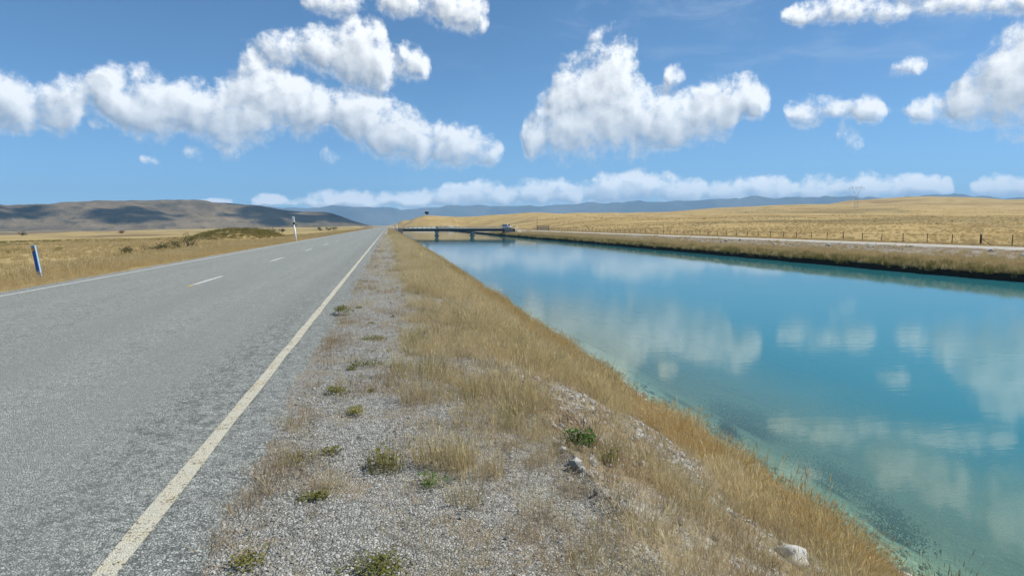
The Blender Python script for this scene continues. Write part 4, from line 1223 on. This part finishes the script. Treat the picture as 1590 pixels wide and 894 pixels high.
def tall_post():
    x, y = -8.95, 70.0
    p = empty('marker_pole', (x, y, gz(x, y)), label='tall white marker pole with a black band standing at the opposite road edge', cat='marker post')
    p.rotation_euler = (0, R(-5.5), 0)
    tube('pole', [(0, 0, -0.2), (0, 0, 1.60)], [0.10, 0.085], M['post_white'], p, 12)
    tube('band', [(0, 0, 1.602), (0, 0, 1.85)], [0.086, 0.086], M['post_black'], p, 12)
    box('crossbar', -0.24, 0.24, -0.06, 0.06, 1.52, 1.58, M['post_black'], p, 0.01)
    box('top_plate', -0.105, 0.105, -0.09, 0.09, 1.852, 2.42, M['post_white'], p, 0.02)
    return p


tall_post()


def edge_marker(x, y, label, band):
    p = empty('edge_marker', (x, y, gz(x, y)), label=label, cat='marker post', group='small edge marker posts')
    box('shaft', -0.11, 0.11, -0.03, 0.03, -0.1, 1.15, M['post_white'], p, 0.01)
    box('band', -0.112, 0.112, -0.034, 0.034, 0.76, 0.84, M[band], p, 0.004)
    return p


edge_marker(-9.1, 240, 'small white edge post far along the opposite road verge', 'reflector_red')
edge_marker(1.0, 215, 'small white edge post on the canal side just short of the bridge', 'reflector_red')


def bridge_pole(x, y, h, label):
    p = empty('bridge_end_pole', (x, y, gz(x, y)), label=label, cat='pole', group='white poles at the bridge turn off')
    tube('pole', [(0, 0, -0.2), (0, 0, h)], [0.11, 0.09], M['post_white'], p, 10)
    box('cap', -0.14, 0.14, -0.05, 0.05, h + 0.002, h + 0.3, M['post_white'], p, 0.02)
    return p


bridge_pole(1.9, 258.5, 1.7, 'shorter white pole at the turn off to the bridge')
bridge_pole(3.2, 261.5, 2.9, 'taller white pole beside the railing where the bridge begins')
bridge_pole(49.0, 261.0, 2.9, 'white pole beside the van where the bridge ends')


# ------------------------------------------------------------------ fence along the track
def build_fence():
    fx = 62.1
    f = empty('wire_fence', (fx, 58.0, gz(fx, 58.0)), label='post and wire fence running along the gravel track', cat='fence')
    z0 = gz(fx, 58.0)
    ys = []
    y = 48.0
    while y < 345:
        ys.append(y); y += 3.72
    me_cache = {}
    tops = []
    for i, yy in enumerate(ys):
        q = fx + 0.05 * math.sin(i * 2.3) + max(0, yy - 240) * 0.10
        zz = gz(q, yy)
        if abs(yy - 62.88) < 0.1:                          # strainer with its stay
            s = tube('strainer_post', [(q - fx, yy - 58, zz - z0 - 0.3), (q - fx, yy - 58, zz - z0 + 1.22)], [0.11, 0.10], M['weathered_wood'], f, 12)
            tube('stay', [(q - fx + 0.03, yy - 58 - 0.1, zz - z0 + 0.7), (q - fx + 0.12, yy - 58 - 1.35, zz - z0 + 0.02)], [0.035, 0.035], M['weathered_wood'], s, 8)
        else:
            k = i % 4
            if k not in me_cache:
                V, F = tube_v([(0, 0, -0.3), (0.01 * (k - 1), 0, 0.5), (0.03 * (k - 1.5), 0, 1.12 + 0.03 * k)], [0.05, 0.048, 0.045], 8)
                me = bpy.data.meshes.new('post'); me.from_pydata([tuple(v) for v in V], [], F); me.materials.append(M['weathered_wood'])
                me_cache[k] = me
            o = link(bpy.data.objects.new('post', me_cache[k]), f)
            o.location = (q - fx, yy - 58, zz - z0)
            o.rotation_euler = (random.gauss(0, 0.03), random.gauss(0, 0.03), random.uniform(0, 6))
        tops.append((q - fx - 0.06, yy - 58, zz - z0))
    for h in (0.25, 0.45, 0.65, 0.85, 1.05):
        tube('wire', [(a, b, c + h) for a, b, c in tops], 0.010 if h > 1 else 0.006, M['wire_steel'], f, 4)
    return f


build_fence()


def build_gate():
    x, y = 64.6, 283.0
    g = empty('stock_gate', (x, y, gz(x, y)), R(8), label='grey railed timber gate beside the track beyond the bridge', cat='gate')
    for px in (-2.5, 2.5):
        tube('gate_post', [(px, 0, -0.3), (px, 0, 2.3)], [0.16, 0.15], M['grey_wood'], g, 10)
    for k, zz in enumerate((0.35, 0.75, 1.15, 1.55, 1.95)):
        box('rail', -2.36, 2.36, -0.05, 0.05, zz - 0.12, zz + 0.12, M['grey_wood'], g, 0.01)
    for px in (-1.2, 0.0, 1.2):
        box('brace', px - 0.08, px + 0.08, 0.052, 0.13, 0.2, 2.1, M['grey_wood'], g, 0.01)
    tube('tall_stake', [(-2.9, 0, -0.2), (-2.9, 0, 5.2)], [0.11, 0.06], M['weathered_wood'], g, 8)
    return g


build_gate()


# ------------------------------------------------------------------ transmission tower
def build_pylon():
    az = 0.6427
    r = 820.0
    x, y = r * math.sin(az), r * math.cos(az)
    p = empty('transmission_tower', (x, y, gz(x, y) - 0.5), -az, label='steel lattice transmission tower on the golden slope', cat='tower')
    p.scale = (0.62, 0.62, 0.62)
    t = 0.16
    H1, W0, W1 = 23.0, 3.6, 1.3
    def bar(name, a, b, r_=t, parent=p):
        return tube(name, [a, b], r_, M['galvanised_steel'], parent, 5, False)
    lv = [0, 5, 9.5, 13.5, 17, 20.2, 23.0]
    wz = lambda z: W0 + (W1 - W0) * z / H1
    for sx in (-1, 1):
        for sy in (-1, 1):
            bar('leg', (sx * W0, sy * W0, -1), (sx * W1, sy * W1, H1), 0.19)
    for i in range(len(lv) - 1):
        a, b = lv[i], lv[i + 1]
        for k in range(4):
            c = [(-1, -1), (1, -1), (1, 1), (-1, 1)]
            p0, p1 = c[k], c[(k + 1) % 4]
            bar('brace', (p0[0] * wz(a), p0[1] * wz(a), a), (p1[0] * wz(b), p1[1] * wz(b), b), 0.10)
            bar('brace', (p1[0] * wz(a), p1[1] * wz(a), a), (p0[0] * wz(b), p0[1] * wz(b), b), 0.10)
    for sx in (-1, 1):                                      # the two raking horns
        bar('horn', (sx * 1.3, -1.2, H1), (sx * 7.4, -0.6, 37.0), 0.16)
        bar('horn', (sx * 1.3, 1.2, H1), (sx * 7.4, 0.6, 37.0), 0.16)
        for q in range(5):
            f = q / 5; g = (q + 1) / 5
            bar('brace', (sx * (1.3 + 6.1 * f), -1.2 + 0.6 * f, H1 + 14 * f), (sx * (1.3 + 6.1 * g), 1.2 - 0.6 * g, H1 + 14 * g), 0.14)
        bar('earth_wire_peak', (sx * 7.4, 0, 37), (sx * 8.0, 0, 40.0), 0.24)
    bar('crossarm', (-11.5, 0, 35.6), (11.5, 0, 35.6), 0.2)
    bar('crossarm', (-7.2, 0, 37.2), (7.2, 0, 37.2), 0.16)
    for q in (-11.0, 0.0, 11.0):
        tube('insulator', [(q, 0, 35.2), (q, 0, 32.0)], 0.26, M['glass_insulator'], p, 6)
    return p


build_pylon()


# ------------------------------------------------------------------ tree and scrub
def build_tree():
    az, r = 0.0552, 690.0
    x, y = r * math.sin(az), r * math.cos(az)
    z = gz(x, y)
    t = empty('pine_tree', (x, y, z), label='lone dark pine tree on the crest of the golden hill', cat='tree')
    tr = tube('trunk', [(0, 0, -0.3), (0.1, 0, 1.2), (0.25, 0.1, 2.6), (0.2, 0.1, 3.6)], [0.32, 0.26, 0.18, 0.08], M['bark'], t, 9)
    rr = random.Random(9)
    for a in (0.4, 2.2, 4.0, 5.3):
        tube('limb', [(0.12, 0, 1.4), (0.12 + 0.9 * math.cos(a), 0.9 * math.sin(a), 2.1), (0.12 + 1.7 * math.cos(a), 1.7 * math.sin(a), 2.6)], [0.12, 0.08, 0.03], M['bark'], tr, 6)
    me = clump_mesh('crown', rr, 1500, 2.6, 2.6, 0.42, M['dark_leaves'], 0.75, 0.2, 8)
    o = link(bpy.data.objects.new('crown', me), t)
    o.location = (0.2, 0, 1.2)
    return t


build_tree()


def shrub(az, r, w, h, mat, label, group, seed, n=420, leaf=0.12, name='shrub'):
    x, y = r * math.sin(az), r * math.cos(az)
    t = empty(name, (x, y, gz(x, y) - 0.03), label=label, cat='shrub', group=group)
    rr = random.Random(seed)
    for a in (0.5, 2.6, 4.6):
        tube('stem', [(0, 0, -0.05), (0.2 * w * math.cos(a), 0.2 * w * math.sin(a), 0.35 * h), (0.4 * w * math.cos(a), 0.4 * w * math.sin(a), 0.7 * h)],
             [0.05 * h, 0.035 * h, 0.01 * h], M['bark'], t, 5)
    o = link(bpy.data.objects.new('foliage', clump_mesh('foliage', rr, n, w / 2, h, leaf, M[mat], 0.6, 0.2, 7)), t)
    return t


G1 = 'olive scrub on the plain across the road'
for i, (az, r, w, h, lb) in enumerate([
        (-0.272, 76, 3.4, 1.25, 'broadest olive bush of the scrub between the blue post and the tall white pole'),
        (-0.262, 84, 2.0, 1.6, 'upright olive bush at the end of the scrub nearest the road'),
        (-0.288, 73, 2.6, 0.9, 'low olive bush in the middle of the roadside scrub'),
        (-0.303, 72, 2.2, 0.75, 'small olive bush at the end of the scrub towards the blue post'),
        (-0.335, 70, 1.5, 0.7, 'single small dark bush standing apart between the scrub and the blue post')]):
    shrub(az, r, w, h, 'scrub_leaves', lb, G1, 20 + i)
G2 = 'far dark bushes on the plain'
for i, (az, r, w, h, lb) in enumerate([
        (-0.443, 420, 5.0, 2.2, 'far dark bush on the plain above the blue post'),
        (-0.340, 430, 4.5, 2.0, 'far dark bush at the foot of the hills beyond the scrub'),
        (-0.159, 330, 5.5, 2.6, 'far dark bush just left of the tall white pole'.replace(' left of', ' before')),
        (-0.145, 345, 4.0, 2.0, 'smaller far bush close beside the tall white pole'),
        (-0.094, 420, 4.0, 2.2, 'first of three small far bushes between the tall pole and the road end'),
        (-0.083, 430, 4.4, 2.4, 'middle of three small far bushes between the tall pole and the road end'),
        (-0.076, 440, 5.0, 2.4, 'last of three small far bushes between the tall pole and the road end')]):
    shrub(az, r, w, h, 'dark_leaves', lb, G2, 40 + i, 260, 0.4)


def build_mound():
    cx, cy = -28.3, 138.0
    u = np.linspace(-1, 1, 34)
    def zf(x, y):
        q = ((x - cx) / 8.6) ** 2 + ((y - cy) / 13.0) ** 2
        return land(x, y) - 0.15 + 1.95 * np.clip(1 - q, 0, 1) ** 0.8 + fbm(x / 2, y / 2, 3) * 0.7 * np.clip(1 - q, 0, 1)
    grid_mesh('mound_hill', cx + u * 8.6, cy + u * 13, zf, M['dry_plain'])
    N = 1500
    x = RNG.uniform(-1, 1, N) * 8.2; y = RNG.uniform(-1, 1, N) * 12.5
    k = (x / 8.2) ** 2 + (y / 12.5) ** 2 < 1
    x, y = x[k] + cx, y[k] + cy
    scatter('mound_grass', 'olive', np.stack([x, y, zf(x, y)], -1), RNG.uniform(0.6, 1.3, len(x)), 'olive green growth covering the low mound across the road', 0.15)


build_mound()


# ------------------------------------------------------------------ stones one can tell apart
ROCKS = [stone_mesh('rock', 100 + i, M['pale_stone'], 3, 0.35) for i in range(5)] + [stone_mesh('rock', 120 + i, M['grey_stone'], 3, 0.35) for i in range(2)]


def rock(x, y, s, k, label, group=None, name='rock', sink=0.25, rz=None):
    o = bpy.data.objects.new(name, ROCKS[k])
    o.scale = (s, s * random.uniform(0.8, 1.1), s * random.uniform(0.8, 1.1))
    o.location = (x, y, gz(x, y) + s * (0.6 - sink) - 0.02)
    o.rotation_euler = (random.uniform(-.3, .3), random.uniform(-.3, .3), random.uniform(0, 6.28) if rz is None else rz)
    return link(o, label=label, cat='rock', group=group)


rock(2.62, 4.0, 0.115, 0, 'largest pale boulder, low on the bank near the golden fringe', name='boulder')
rock(-13.9, 27.5, 0.3, 1, 'pale boulder in the dry grass beside the blue post', name='boulder', sink=0.3)
GS = 'pale stones in the dry grass of the near bank'
for i in range(64):
    while True:
        x = random.uniform(1.0, 4.2); y = random.uniform(2.9, 14)
        if random.random() < (1.05 - float(bank_cover(x, y))) and math.hypot(x - 2.62, y - 4.0) > 0.3:
            break
    rock(x, y, random.choice((0.025, 0.03, 0.035, 0.04, 0.045)), random.randrange(7), 'small pale stone lying among dry grass on the near canal bank', GS)
GF = 'large stones on the far bank'
for i in range(26):
    x = random.uniform(47.6, 54); y = random.uniform(46, 110)
    rock(x, y, random.uniform(0.10, 0.24), random.randrange(7), 'loose stone on the bare slope of the far bank below the track', GF)


# ------------------------------------------------------------------ separate plants on the shoulder and bank
def weed(x, y, w, h, label, mat='green_leaves', n=260, leaf=0.022, seed=0, blades=0, bl=0.18, bmat='olive_blades', red=False):
    o = empty('weed_plant', (x, y, gz(x, y) - 0.004), label=label, cat='plant')
    rr = random.Random(seed * 7 + 1)
    link(bpy.data.objects.new('leaf_clump', clump_mesh('leaf_clump', rr, n, w / 2, h, leaf, M[mat], 0.7, 0.1, 6)), o)
    if blades:
        link(bpy.data.objects.new('blades', tuft_mesh('blades', rr, blades, bl, w * 0.42, 0.004, 0.5, M[bmat], 0.1)), o)
    if red:
        link(bpy.data.objects.new('dry_stalks', tuft_mesh('dry_stalks', rr, 40, bl, w * 0.5, 0.004, 0.5, M['rusty_stalks'], 0.6)), o)
    return o


for i, a in enumerate([
        (-0.74, 11.9, 0.34, 0.16, 'dark green weed at the seal edge, farthest of the shoulder weeds', 'green_leaves', 420, 0.03, 0, 0.2),
        (-0.45, 6.3, 0.24, 0.07, 'olive weed patch on the gravel, the farther of a close pair', 'green_leaves', 260, 0.022, 30, 0.14),
        (-0.35, 5.6, 0.22, 0.06, 'olive weed patch on the gravel, the nearer of a close pair', 'green_leaves', 220, 0.02, 20, 0.12),
        (-0.28, 7.6, 0.42, 0.05, 'long flat olive strip of weeds across the gravel', 'green_leaves', 320, 0.02, 80, 0.12),
        (-0.20, 9.3, 0.40, 0.05, 'thin olive weed strip far up the gravel shoulder', 'green_leaves', 240, 0.022, 50, 0.12),
        (-0.04, 4.25, 0.22, 0.12, 'upright green tuft in the middle of the gravel shoulder', 'green_leaves', 240, 0.02, 130, 0.22),
        (-0.42, 3.8, 0.15, 0.06, 'compact round dark green weed alone on the gravel', 'green_leaves', 260, 0.016, 10, 0.1),
        (-0.66, 3.1, 0.16, 0.06, 'green weed in the withered strip close to the edge line', 'green_leaves', 200, 0.016, 30, 0.1),
        (-0.10, 2.98, 0.26, 0.08, 'broadest mat of green leaves at the bottom of the gravel', 'green_leaves', 520, 0.016, 60, 0.1),
        (0.25, 3.95, 0.16, 0.08, 'small green plant below the large tussock', 'bright_green_leaves', 160, 0.018, 20, 0.14),
        (1.04, 5.6, 0.22, 0.12, 'yellow green plant in the grass of the upper bank', 'green_leaves', 200, 0.022, 50, 0.22),
        (1.36, 4.82, 0.20, 0.15, 'bright green leafy plant with rusty stalks on the bank', 'bright_green_leaves', 420, 0.026, 0, 0.24),
        (1.57, 5.15, 0.10, 0.12, 'little bright green plant behind the leafy one on the bank', 'bright_green_leaves', 140, 0.024, 0, 0.24),
        (1.51, 4.5, 0.14, 0.12, 'lime green grassy plant beside pale stones on the bank', 'green_leaves', 80, 0.02, 70, 0.2),
        (-0.62, 4.5, 0.30, 0.05, 'flat brownish green weed patch near the seal edge', 'green_leaves', 160, 0.016, 90, 0.1)]):
    weed(a[0], a[1], a[2] * 1.3, a[3], a[4], a[5], a[6], a[7], i, a[8], a[9], red=i in (11, 12))


def tussock(x, y, h, w, n, label, mats, seed):
    o = empty('grass_tussock', (x, y, gz(x, y) - 0.01), label=label, cat='grass tuft')
    rr = random.Random(seed)
    for nm, mt, q, hh in mats:
        link(bpy.data.objects.new(nm, tuft_mesh(nm, rr, int(n * q), h * hh, w / 2, 0.0042, 0.42, M[mt], 0.35 if hh > 0.8 else 0.0)), o)
    return o


TM = [('green_blades', 'olive_blades', 0.6, 0.8), ('straw_blades', 'straw_blades', 0.5, 1.0)]
tussock(0.30, 7.1, 0.34, 0.62, 420, 'largest olive tussock standing at the inner edge of the gravel', TM, 1)
tussock(0.22, 5.95, 0.28, 0.34, 200, 'brown tussock with a dark base just before the large olive one', [('dry_blades', 'litter_blades', 0.6, 0.9), ('straw_blades', 'straw_blades', 0.5, 1.0)], 2)
tussock(0.33, 4.35, 0.30, 0.40, 330, 'wide dark based tussock in the middle of the stony ground', TM + [('dead_base', 'rusty_stalks', 0.3, 0.45)], 3)
tussock(0.52, 4.15, 0.26, 0.36, 220, 'pale straw tussock leaning beside the dark based one', [('straw_blades', 'straw_blades', 1.0, 1.0), ('dead_base', 'rusty_stalks', 0.3, 0.4)], 4)
tussock(0.40, 3.70, 0.16, 0.20, 120, 'short grey green tuft among the stones at the foot of the tussocks', TM, 5)
tussock(4.75, 5.0, 0.62, 0.40, 260, 'tall dark reedy tuft at the very water edge by the golden fringe', [('reed_blades', 'olive_blades', 0.6, 1.0), ('rusty_stalks', 'rusty_stalks', 0.3, 1.05), ('gold_blades', 'gold_blades', 0.5, 0.8)], 6)

# weed beds on the canal floor near the shore
for i, (x, y, w, l, lb) in enumerate([
        (8.8, 12.2, 0.34, 1.25, 'long dark weed bed under the shallow water, second from the reedy tuft'),
        (8.0, 9.4, 0.34, 1.0, 'dark weed bed under the shallow water closest to the reedy tuft'),
        (10.2, 18.2, 0.9, 2.3, 'largest dark weed bed under the water, farthest up the canal'),
        (7.3, 13.6, 0.22, 0.7, 'small dark weed bed close to the near bank between the larger ones')]):
    o = bpy.data.objects.new('water_weed', clump_mesh('water_weed', random.Random(70 + i), 2400, 1.0, 0.55, 0.05, M['dark_leaves'], 0.6, 0.05, 12))
    o.location = (x, y, gz(x, y) - 0.02)
    o.scale = (w, l, 1.0)
    link(o, label=lb, cat='water plant')


# ------------------------------------------------------------------ broken cloud high overhead that shades the hill range
def build_clouds():
    m, t, out = new_mat('cumulus')
    co = t.n('ShaderNodeTexCoord').outputs['Object']
    principled(t, out, (0.9, 0.9, 0.9), 1.0, t.bump(t.noise(co, 0.01, 5.0, 0.6), 0.6, 30.0), 0.0)
    rr = random.Random(12)
    zc = 2600.0
    k = zc / math.tan(R(SUN_EL))
    sx, sy = k * math.sin(R(SUN_AZ)), k * math.cos(R(SUN_AZ))
    bm = bmesh.new()
    for (az, r, wa, wr) in ((-0.255, 2760, 120, 150), (-0.215, 2700, 120, 190), (-0.155, 2640, 150, 260), (-0.10, 2600, 150, 300), (-0.195, 2480, 45, 150), (-0.135, 2380, 90, 130), (-0.07, 2500, 90, 200),
                            (-0.325, 2330, 105, 75), (-0.355, 2340, 60, 45), (-0.46, 2420, 70, 70)):
        for _ in range(14):
            a = rr.uniform(0, 6.28); q = math.sqrt(rr.random())
            px = r * math.sin(az) + wa * q * math.cos(a); py = r * math.cos(az) + wr * q * math.sin(a)
            s = rr.uniform(0.25, 0.45) * min(wa, wr)
            mt = __import__('mathutils').Matrix.Translation((px + sx, py + sy, zc + rr.uniform(-20, 40))) @ __import__('mathutils').Matrix.Diagonal((s * rr.uniform(1, 1.6), s, s * 0.7, 1))
            bmesh.ops.create_icosphere(bm, subdivisions=2, radius=1.0, matrix=mt)
    for v in bm.verts:
        n = fbm(np.array(v.co.x / 40), np.array(v.co.y / 40 + v.co.z / 40), 3)
        v.co.z += float(n) * 40; v.co.x += float(n) * 30
    me = bpy.data.meshes.new('clouds'); bm.to_mesh(me); bm.free()
    me.materials.append(m); me.shade_smooth()
    link(bpy.data.objects.new('clouds', me), kind='stuff', label='broken cloud high above whose shadows lie on the hills')


build_clouds()


# ------------------------------------------------------------------ air
def build_haze():
    m, t, out = new_mat('haze_air')
    v = t.n('ShaderNodeVolumePrincipled')
    v.inputs['Color'].default_value = (0.34, 0.63, 1.0, 1)
    v.inputs['Density'].default_value = 8.5e-5
    v.inputs['Anisotropy'].default_value = 0.0
    t.t.links.new(v.outputs[0], out.inputs['Volume'])
    V, F = box_v(-17000, 17000, -3000, 17500, -130, 900)
    o = mesh_obj('haze', V, F, m, kind='stuff')
    return o


build_haze()
